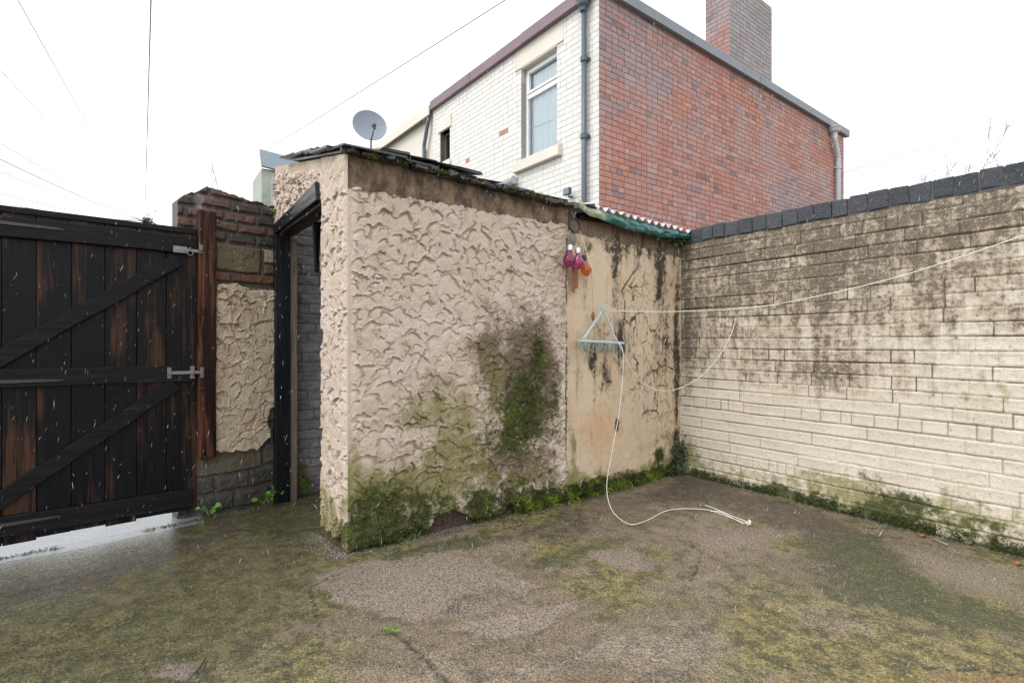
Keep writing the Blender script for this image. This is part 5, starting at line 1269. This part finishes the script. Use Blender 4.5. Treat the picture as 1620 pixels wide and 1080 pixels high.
weed(418, 796, -.09, 10, .055, 'broad leaved bright weed before the dark stone next to the door post', 3, .06)
weed(438, 786, -.09, 11, .05, 'upright leafy weed at the foot of the black door post', 6, .09)
weed(483, 777, -.09, 22, .045, 'bushy small leaved weed inside the outhouse doorway', 4, .10, 'small')
def grass():
    x, y = G(622, 1002); t = MB(); random.seed(9)
    for k in range(9):
        a = random.uniform(0, 6.28); L = random.uniform(.02, .05); t.leaf((random.uniform(-.01, .01), random.uniform(-.01, .01), 0), (math.cos(a), math.sin(a), .55), (0, 0, 1), L, .005, random.random())
    tag(t.build('grass_tuft', M_weed, None, False, Matrix.Translation((x, y, .004))), 'tiny green grass sprig growing from a crack in the concrete', 'grass tuft', kind='thing')
    a = G(298, 1078); b = G(326, 1043); m = MB(); m.tube([(a[0], a[1], .008), ((a[0]+b[0])/2+.008, (a[1]+b[1])/2, .010), (b[0], b[1], .008)], [.0035, .003, .0022], 6)
    tag(m.build('stick', M_rust, None, True), 'thin dark stick lying on the concrete', 'stick', kind='thing')
    x, z = FG.hit(437, 778); a = FG.w(x, -.05, FG.hit(437, 790)[1]); b2 = FG.w(FG.hit(432, 730)[0], -.035, FG.hit(432, 730)[1]); m = MB(); m.tube([a, a.lerp(b2, .5)+Vector((.006, 0, 0)), b2], .0045, 6)
    tag(m.build('dry_stalk', M_stem, None, True), 'pale dry stalk standing against the wall next to the door post', 'stalk', kind='thing')
grass()
def ivy():
    random.seed(14); 
    def clump(c, rx, rz, n, label, sz, name='ivy_plant'):
        fr = FL; t = thing(name, label, 'plant', FL.M @ Matrix.Translation((c[0], 0, c[1]))); m = MB(); s = MB()
        for k in range(n):
            p = Vector((random.gauss(0, rx), -abs(random.gauss(.02, .03)), random.gauss(0, rz))); m.leaf(p, (random.uniform(-1, 1), -random.uniform(.1, .9), random.uniform(-1, .7)), (random.uniform(-.4, .4), -1, random.uniform(0, .8)), sz*random.uniform(.6, 1.2), sz*.7, random.random())
            if k % 4 == 0: s.tube([(0, 0, -rz), p*.5, p], .0014, 4)
        m.build('leaves', M_ivy, t, True); s.build('stems', M_stem, t)
    clump(FL.hit(1075, 718, .03), .045, .085, 240, 'dark leafy plant filling the corner where the two walls meet the floor', .022)
    clump(FL.hit(1072, 380, .03), .05, .022, 70, 'small green leaved plant sprouting under the sheeting in the wall corner', .03)
    clump((FL.hit(437, 400)[0]*0+2.72, .05), .10, .03, 160, 'low ragged greenery along the foot of the peach render', .015)
    # sprig on the gate side wall
    f = FG; t = thing('wall_sprig', 'little green sprig rooted in the brickwork beside the door lintel', 'plant', FG.M @ Matrix.Translation((FG.hit(434, 338)[0], -.02, FG.hit(434, 338)[1]))); m = MB()
    for k in range(36): m.leaf((random.gauss(0, .018), -random.uniform(0, .03), random.gauss(0, .022)), (random.uniform(-1, 1), -random.uniform(.2, 1), random.uniform(-1, 1)), (0, -1, .5), .016, .011, random.random())
    m.build('leaves', M_weed, t, True)
    t = thing('wall_sprig', 'little green sprig in the masonry halfway up beside the black door post', 'plant', FG.M @ Matrix.Translation((FG.hit(440, 428)[0], -.02, FG.hit(440, 428)[1]))); m = MB()
    for k in range(26): m.leaf((random.gauss(0, .014), -random.uniform(0, .03), random.gauss(0, .02)), (random.uniform(-1, 1), -random.uniform(.2, 1), random.uniform(-1, 1)), (0, -1, .5), .016, .011, random.random())
    m.build('leaves', M_weed, t, True)
ivy()
def skirts():
    """moss and grit where the walls meet the ground"""
    g = np.random.default_rng(5); R = np.array(FL.M.to_3x3())
    def along(fr, u0, u1, n, dy, zlo, zhi, arrs, size, cnt, keep):
        u = g.uniform(u0, u1, n); k = keep(u, fbm(u*6, u*0+.4, 60)); u = u[k]; y = -np.abs(g.normal(0, dy, len(u))); z = g.uniform(zlo, zhi, len(u))*np.exp(y/dy*.4)
        Rm = np.array(fr.M.to_3x3()); P = np.stack([u, y, z], -1) @ Rm.T+np.array(fr.M.translation); scat(arrs, P, np.tile(Rm @ np.array([0, -.6, .8]), (len(P), 1)), size, cnt, g)
    along(FL, .03, .95, 1100, .018, .0, .10, mossA, .011, 5, lambda u, n: (n > .38) & ((u < .42) | (u > .78)))
    along(FL, 1.05, 2.2, 2600, .030, .0, .13, mossA, .013, 5, lambda u, n: n > .35)
    along(FL, 2.2, 2.8, 700, .03, .0, .10, mossA, .013, 5, lambda u, n: n > .45)
    along(FR, .0, 1.0, 1100, .02, .0, .075, mossA, .012, 5, lambda u, n: n > .5)
    along(FR, 1.0, 2.6, 2600, .022, .0, .085, mossA, .011, 5, lambda u, n: n > .42)
    gt = np.array([FGT.w(x, y, -.118) for x, y in zip(g.uniform(.35, GL, 420), g.normal(-.05, .02, 420))]); keep = np.array([(FGT.M.inverted() @ Vector(p)).x for p in gt]); kk = (keep > 1.25) | (keep < .85)
    scat(mossY, gt[kk], np.tile([0, -.2, 1.], (kk.sum(), 1)), .010, 5, g)
    # pebbles
    V = []; T = []; F = []
    o = np.array([(1, 0, 0), (-1, 0, 0), (0, 1, 0), (0, -1, 0), (0, 0, 1), (0, 0, -1)], float); tri = np.array([(0, 2, 4), (2, 1, 4), (1, 3, 4), (3, 0, 4), (2, 0, 5), (1, 2, 5), (3, 1, 5), (0, 3, 5)])
    def peb(P, smin, smax):
        for p in P:
            s = g.uniform(smin, smax)*np.array([g.uniform(.7, 1.4), g.uniform(.7, 1.3), g.uniform(.4, .8)]); a = g.uniform(0, 6.28); ro = np.array([[math.cos(a), -math.sin(a), 0], [math.sin(a), math.cos(a), 0], [0, 0, 1]])
            vv = (o*g.uniform(.75, 1.2, (6, 1))*s) @ ro.T+p+np.array([0, 0, s[2]*.4]); F.append(tri+len(V)*6); V.append(vv); T.append(np.full(6, g.random()**1.5))
    def edge(fr, u0, u1, n, dy):
        for u, y in zip(g.uniform(u0, u1, n), -.01-np.abs(g.normal(0, dy, n))):
            w = fr.w(u, y, 0); yield np.array([w.x, w.y, float(ground_z(w.x, w.y))+.001])
    peb(edge(FL, -.05, 2.8, 2300, .035), .0015, .0045); peb(edge(FR, 0, 3., 1900, .03), .0015, .0045); peb(edge(FS, 1.1, LS+.05, 900, .06), .0015, .0045); peb(edge(FG, -.1, .55, 500, .04), .0015, .004)
    rnd = np.stack([g.uniform(-2, 3, 2600), g.uniform(1.4, 4.2, 2600)], -1); peb([np.array([x, y, float(ground_z(x, y))]) for x, y in rnd], .0010, .0036)
    peb(edge(FL, .35, 1.5, 10, .05), .006, .011)
    tag(link_mesh('grit', np.concatenate(V), np.concatenate(F), M_peb, None, {'tone': np.concatenate(T)}), 'loose grit and tiny stones along the foot of the walls', 'grit', kind='stuff')
skirts()
blades('moss', mossA, M_moss, 'dark green moss clinging to the damp wall feet', 'moss')
blades('yellow_moss', mossY, M_mossy, 'yellow green moss and lichen on render and slates', 'moss')
def litter():
    random.seed(31)
    for (px, py, lab) in ((1457, 850, 'orange fallen leaf by the foot of the cream wall'), (1608, 894, 'reddish leaf scrap at the near end of the cream wall')):
        x, y = G(px, py); m = MB(); m.leaf((0, 0, .006), (1, .3, .1), (0, 0, 1), .035, .024, .5); tag(m.build('fallen_leaf', M_orange, None, True, Matrix.Translation((x, y, 0))), lab, 'leaf', kind='thing')
    x, y = G(1478, 855); x2, y2 = G(1500, 864); m = MB(); m.tube([(x, y, .008), (x2, y2, .008)], .005, 6); tag(m.build('twig', M_twig, None, True), 'short grey twig on the floor next to the orange leaf', 'twig', kind='thing')
litter()
def sleet():
    g = np.random.default_rng(19); n = 3600; V = []; o = np.array([(1, 0, 0), (-1, 0, 0), (0, 1, 0), (0, -1, 0), (0, 0, 1), (0, 0, -1)], float); tri = np.array([(0, 2, 4), (2, 1, 4), (1, 3, 4), (3, 0, 4), (2, 0, 5), (1, 2, 5), (3, 1, 5), (0, 3, 5)]); F = []
    d = g.uniform(1.2, 4.2, n); px = g.uniform(-1.05, 1.05, n)*d; z = g.uniform(.0, 2.6, n)
    k = 0
    for a, b, c in zip(px, d, z):
        q = np.array([a, b, c])
        if (q[0]-FGT.o[0])*FGT.n[0]+(q[1]-FGT.o[1])*FGT.n[1] > -.08 or (q[0]-PF[0])*FS.n[0]+(q[1]-PF[1])*FS.n[1] > -.08 and False: continue
        if (q[0]-POC[0])*FL.n[0]+(q[1]-POC[1])*FL.n[1] > -.05 and (q[0]-PF[0])*FS.n[0]+(q[1]-PF[1])*FS.n[1] > -.05: continue
        s = g.uniform(.00022, .00055); L = .0008+g.uniform(.002, .012); ax = np.array([g.normal(.25, .25), g.normal(0, .2), 1.]); ax /= np.linalg.norm(ax); e1 = np.cross(ax, [0, 1, 0]); e1 /= np.linalg.norm(e1); e2 = np.cross(ax, e1)
        V.append(q+np.outer(o[:, 0], e1)*s+np.outer(o[:, 1], e2)*s+np.outer(o[:, 2], ax)*L); F.append(tri+k*6); k += 1
    tag(link_mesh('sleet', np.concatenate(V), np.concatenate(F), M_sleet), 'fine wet sleet falling through the yard air', 'sleet', kind='stuff')
sleet()

# ------------------------------------------------------------------ light, sky, camera
SUN_EL, SUN_AZ = math.radians(52), math.radians(-120)     # azimuth measured from +Y towards +X
w = bpy.data.worlds.new('World'); scene.world = w; w.use_nodes = True
nt = w.node_tree; bg = nt.nodes['Background']
sky = nt.nodes.new('ShaderNodeTexSky'); sky.sky_type = 'NISHITA'; sky.sun_disc = False
sky.sun_elevation = SUN_EL; sky.sun_rotation = SUN_AZ; sky.dust_density = 4; sky.air_density = 1.2
hs = nt.nodes.new('ShaderNodeHueSaturation'); hs.inputs['Saturation'].default_value = .10; hs.inputs['Value'].default_value = 1.0
mx = nt.nodes.new('ShaderNodeMix'); mx.data_type = 'RGBA'; mx.inputs[0].default_value = .72; mx.inputs[7].default_value = (13.6, 13.9, 14.3, 1)
nt.links.new(sky.outputs[0], hs.inputs['Color']); nt.links.new(hs.outputs[0], mx.inputs[6]); nt.links.new(mx.outputs[2], bg.inputs['Color'])
bg.inputs['Strength'].default_value = .12
L = bpy.data.lights.new('sun', 'SUN'); L.energy = 1.3; L.angle = math.radians(25); L.color = (1, .97, .93)
lo = bpy.data.objects.new('sun', L); COL.objects.link(lo)
dv = Vector((math.sin(SUN_AZ)*math.cos(SUN_EL), math.cos(SUN_AZ)*math.cos(SUN_EL), math.sin(SUN_EL)))
lo.rotation_euler = dv.to_track_quat('Z', 'Y').to_euler()
cam = bpy.data.cameras.new('camera'); cam.lens = 18; cam.sensor_width = 36; cam.clip_start = .05; cam.clip_end = 1000
co = bpy.data.objects.new('camera', cam); COL.objects.link(co); co.location = (0, 0, HC); co.rotation_euler = (math.pi/2, 0, 0); scene.camera = co
scene.view_settings.view_transform = 'Standard'; scene.view_settings.look = 'None'; scene.view_settings.exposure = .42; scene.view_settings.gamma = 1
scene.cycles.max_bounces = 6; scene.cycles.transparent_max_bounces = 8
